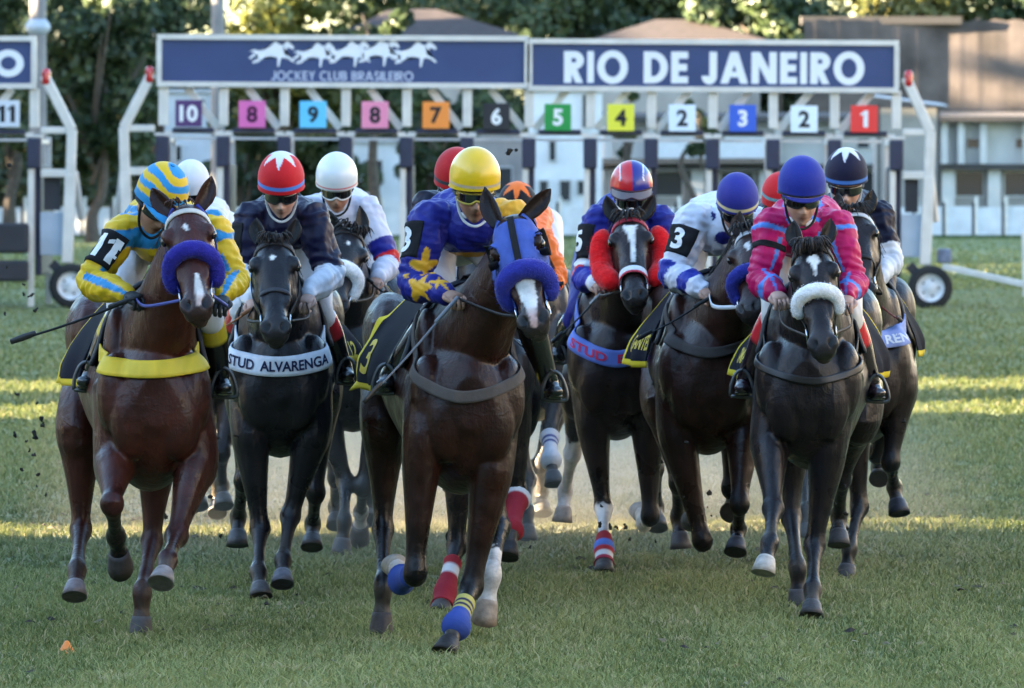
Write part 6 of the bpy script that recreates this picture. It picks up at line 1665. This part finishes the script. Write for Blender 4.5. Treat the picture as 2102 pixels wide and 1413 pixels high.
# ---------- bay, rider 3 with blue dots
hI = make_horse(dict(label='bay racehorse with a white bridle and a blue wool noseband', Y=32.9, chest=1456, rump=1432, coat=(.036, .013, .009), points=(.015, .011, .011),
    poll=(1546, 486), nose=(1540, 648), pu=.74, turn=22, hw=1.0, nb=.0, ears=((1520, 440), (1570, 440)), voxel=.0135, blaze=[[(.12, .004, .0), (.14, .018, .0), (.17, .016, .006), (.19, .006, .006)]],
    legs=dict(FL=[(1442, 1112, 1), (1434, 1070, -1), (1420, 1060, -1)], FR=[dict(ev=.18), (1518, 1035, 1), (1516, 1085, -1), (1509, 1140, 1)],
              HL=[dict(ev=.2), (1392, 990, -1), (1392, 1060, -1), (1398, 1130, 1)], HR=[(1500, 1000, -1), (1503, 1040, -1), (1500, 1060, 1)]),
    hoofs=dict(FR=(.035, .035, .045))))
bridle(hI, col=(.62, .62, .64), nose=False)
tube_on_head(hI, 'noseband_roll', [(.42, -105), (.37, -60), (.345, 0), (.37, 60), (.42, 105)], .040, FLEECE, (.030, .035, .25))
breast_band(hI, 1.21, .22, .026, 82, (.06, .05, .045), m=CLOTH, curve=1.6)
saddle_cloth(hI, u1=-.66, flare=(.08, .02), phi=112, swing=-.10, texts=((-1, 'GIGANTES', -.33, .80, .40, .085, (.60, .42, .03)),))
rI = make_rider(dict(label='jockey in white silks with blue dots and a blue cap with cream band, number 3', helmet=(1514, 404), hu=.38, pitch=30, hr=.96, yaw=10, roll=4,
    sh=((1428, 452), (1555, 460)), el=((1385, 560), (1600, 560)), ha=((1455, 604), (1565, 605)), kn=((1408, 640), (1560, 640)), an=((1372, 760), (1590, 780)),
    silk=silk_dots, cap=cap_band(np.array(lin('#2b2f86')), CREAM, -.16, -.02), cloth_cap=True, skin=SKIN_C, slv=1.22, collar=BLUE,
    armband=[(0, '3', .24, .74, (.065, .11), (-.6, -1, .3), 55)], su=.12), hI)
reins(hI, rI['hands'], col=(.62, .62, .64), w=.024)
whip(rI['hands'][0] + np.array([.0, -.05, -.02]), W(1308, 697, 32.2), (.02, .02, .02), 'black whip held low by the jockey in white with blue dots', (.008, .008, .009))

# ---------- pink silks
hJ = make_horse(dict(label='dark brown racehorse with a white wool noseband and white star, under the pink silks', Y=31.2, chest=1658, rump=1690, coat=(.016, .011, .012), points=(.012, .011, .014),
    poll=(1665, 512), nose=(1691, 724), pu=.72, turn=5, ears=((1632, 462), (1702, 458)), forelock=(150, .075), hair=(.020, .013, .012),
    blaze=[[(.085, .015, .0), (.10, .033, .0), (.125, .030, .002), (.15, .016, .004), (.20, .006, .004), (.22, .003, .004)]],
    legs=dict(FL=[dict(ev=.19), (1587, 1045, 1), (1580, 1115, 1), (1566, 1182, 1)], FR=[dict(ev=.10), (1672, 1120, 1), (1668, 1210, 1), (1665, 1272, 1)],
              HL=[dict(ev=.12, eu=-.6), (1624, 1060, 1), (1637, 1165, 1), (1640, 1250, 1)], HR=[dict(ev=.2), (1728, 980, -1), (1722, 1060, -1), (1722, 1125, 1)]),
    hoofs=dict(FL=(.42, .38, .33))))
bridle(hJ, nose=False, col=(.025, .02, .018))
tube_on_head(hJ, 'noseband_roll', [(.355, -82), (.310, -50), (.295, 0), (.310, 50), (.355, 82)], .036, FLEECE, (.80, .78, .78))
breast_band(hJ, 1.12, .20, .018, 82, (.06, .055, .06), m=LEATHER, curve=1.6)
saddle_cloth(hJ, u1=-.70, flare=(.12, .03), phi=114, swing=-.08, texts=((-1, 'EKOMA', -.38, .82, .24, .085, (.60, .42, .03)),))
rJ = make_rider(dict(label='jockey in hot pink silks with pale blue lines and a blue cap', helmet=(1646, 376), hu=.36, pitch=14, hr=1.04, yaw=4,
    sh=((1588, 460), (1715, 462)), el=((1566, 572), (1748, 575)), ha=((1600, 612), (1736, 620)), kn=((1592, 640), (1742, 645)), an=((1530, 780), (1790, 790)),
    silk=silk_pink, cap=cap_band(ROYAL * .9, np.array([.012, .012, .02]), -.34, -.24), peak=(BLUE * .8, .035), cloth_cap=True, skin=SKIN_B, slv=1.12, breeches=np.array([.6, .56, .52]), collar=(.6, .58, .55),
    boot=dict(top=.06, col=(.022, .010, .014), cuff=(.60, .02, .03), cuff_len=.24), armband=[(0, '', .42, .52, (.05, .1), (-1, -1, 0), 110)]), hJ)
reins(hJ, rJ['hands'], col=(.04, .03, .025))

# ---------- navy cap on the right
hK = make_horse(dict(label='dark bay racehorse on the right with a blue breast band lettered in white', Y=34.2, chest=1770, rump=1768, coat=(.019, .011, .010), points=(.012, .011, .012),
    poll=(1752, 448), nose=(1772, 612), pu=.72, turn=12, ears=((1722, 400), (1788, 398)), voxel=.014,
    legs=dict(FL=[dict(ev=.05), (1764, 1040, 1), (1744, 1125, 1), (1735, 1196, 1)], FR=[dict(ev=.20, ez=1.02), (1828, 950, 1), (1836, 1000, -1), (1846, 1060, 1)],
              HL=[(1720, 980, -1), (1722, 1060, -1), (1724, 1100, 1)], HR=[(1800, 930, -1), (1803, 960, -1), (1805, 990, 1)]), hoofs=dict(FR=(.03, .03, .04))))
bridle(hK, brow=(.62, .62, .64))
breast_band(hK, 1.24, .09, .045, 84, (.22, .28, .55), 'RENO', (.68, .70, .74), twin=(.22, .64), curve=1.8)
saddle_cloth(hK, u1=-.66, flare=(.02, .01), phi=108, swing=-.04)
rK = make_rider(dict(label='jockey in black navy silks with white undersleeves and a navy cap', helmet=(1737, 354), hu=.36, pitch=16, hr=1.02, yaw=-3,
    sh=((1685, 438), (1798, 440)), el=((1690, 545), (1822, 535)), ha=((1722, 598), (1784, 600)), kn=((1730, 610), (1812, 612)), an=((1700, 720), (1850, 755)),
    silk=silk_dark, cap=cap_red_star(NAVY, WHITE, LBLUE * .8, (-.22, -.08)), cloth_cap=True, skin=SKIN_B, slv=1.12, breeches=NAVY * .5, collar=NAVY, strap=(.6, .6, .6), gloves=(.03, .03, .035)), hK)
reins(hK, rK['hands'])
whip(rK['hands'][1] + np.array([.02, -.04, -.03]), W(1852, 660, 33.8), (.16, .02, .04), 'dark red whip beside the black boots of the rider in the navy cap', (.14, .02, .035))

# ---------- hidden behind the pink silks
hL = make_horse(dict(label='dark racehorse hidden behind the pink and the dotted riders', Y=37.8, chest=1610, rump=1612, coat=(.024, .017, .017), points=(.03, .03, .034), voxel=.016,
    poll=(1606, 490), nose=(1608, 640), ears=((1590, 450), (1622, 450)), forelock=(10, .1),
    legs=dict(FL=[(1592, 960, 1), (1590, 1010, -1), (1590, 1050, 1)], FR=[(1652, 985, 1), (1654, 1050, 1), (1655, 1110, 1)], HL=[(1588, 960, -1), (1588, 1020, -1), (1588, 1060, 1)], HR=[(1640, 960, -1), (1642, 1020, -1), (1642, 1060, 1)])))
bridle(hL); saddle_cloth(hL, flare=.02)
rL = make_rider(dict(label='jockey in a red and teal cap just showing behind the pink silks', helmet=(1602, 398), hu=.36, pitch=26, hr=1.0, sh=((1560, 452), (1655, 455)), el=((1560, 540), (1660, 540)), ha=((1592, 590), (1630, 590)), kn=((1580, 600), (1640, 600)), an=((1560, 690), (1655, 690)),
    silk=silk_plain(NAVY * .6), cap=cap_band(RED, np.array([.12, .30, .34]), .05, .22), cloth_cap=True, skin=SKIN_A), hL)
reins(hL, rL['hands'])
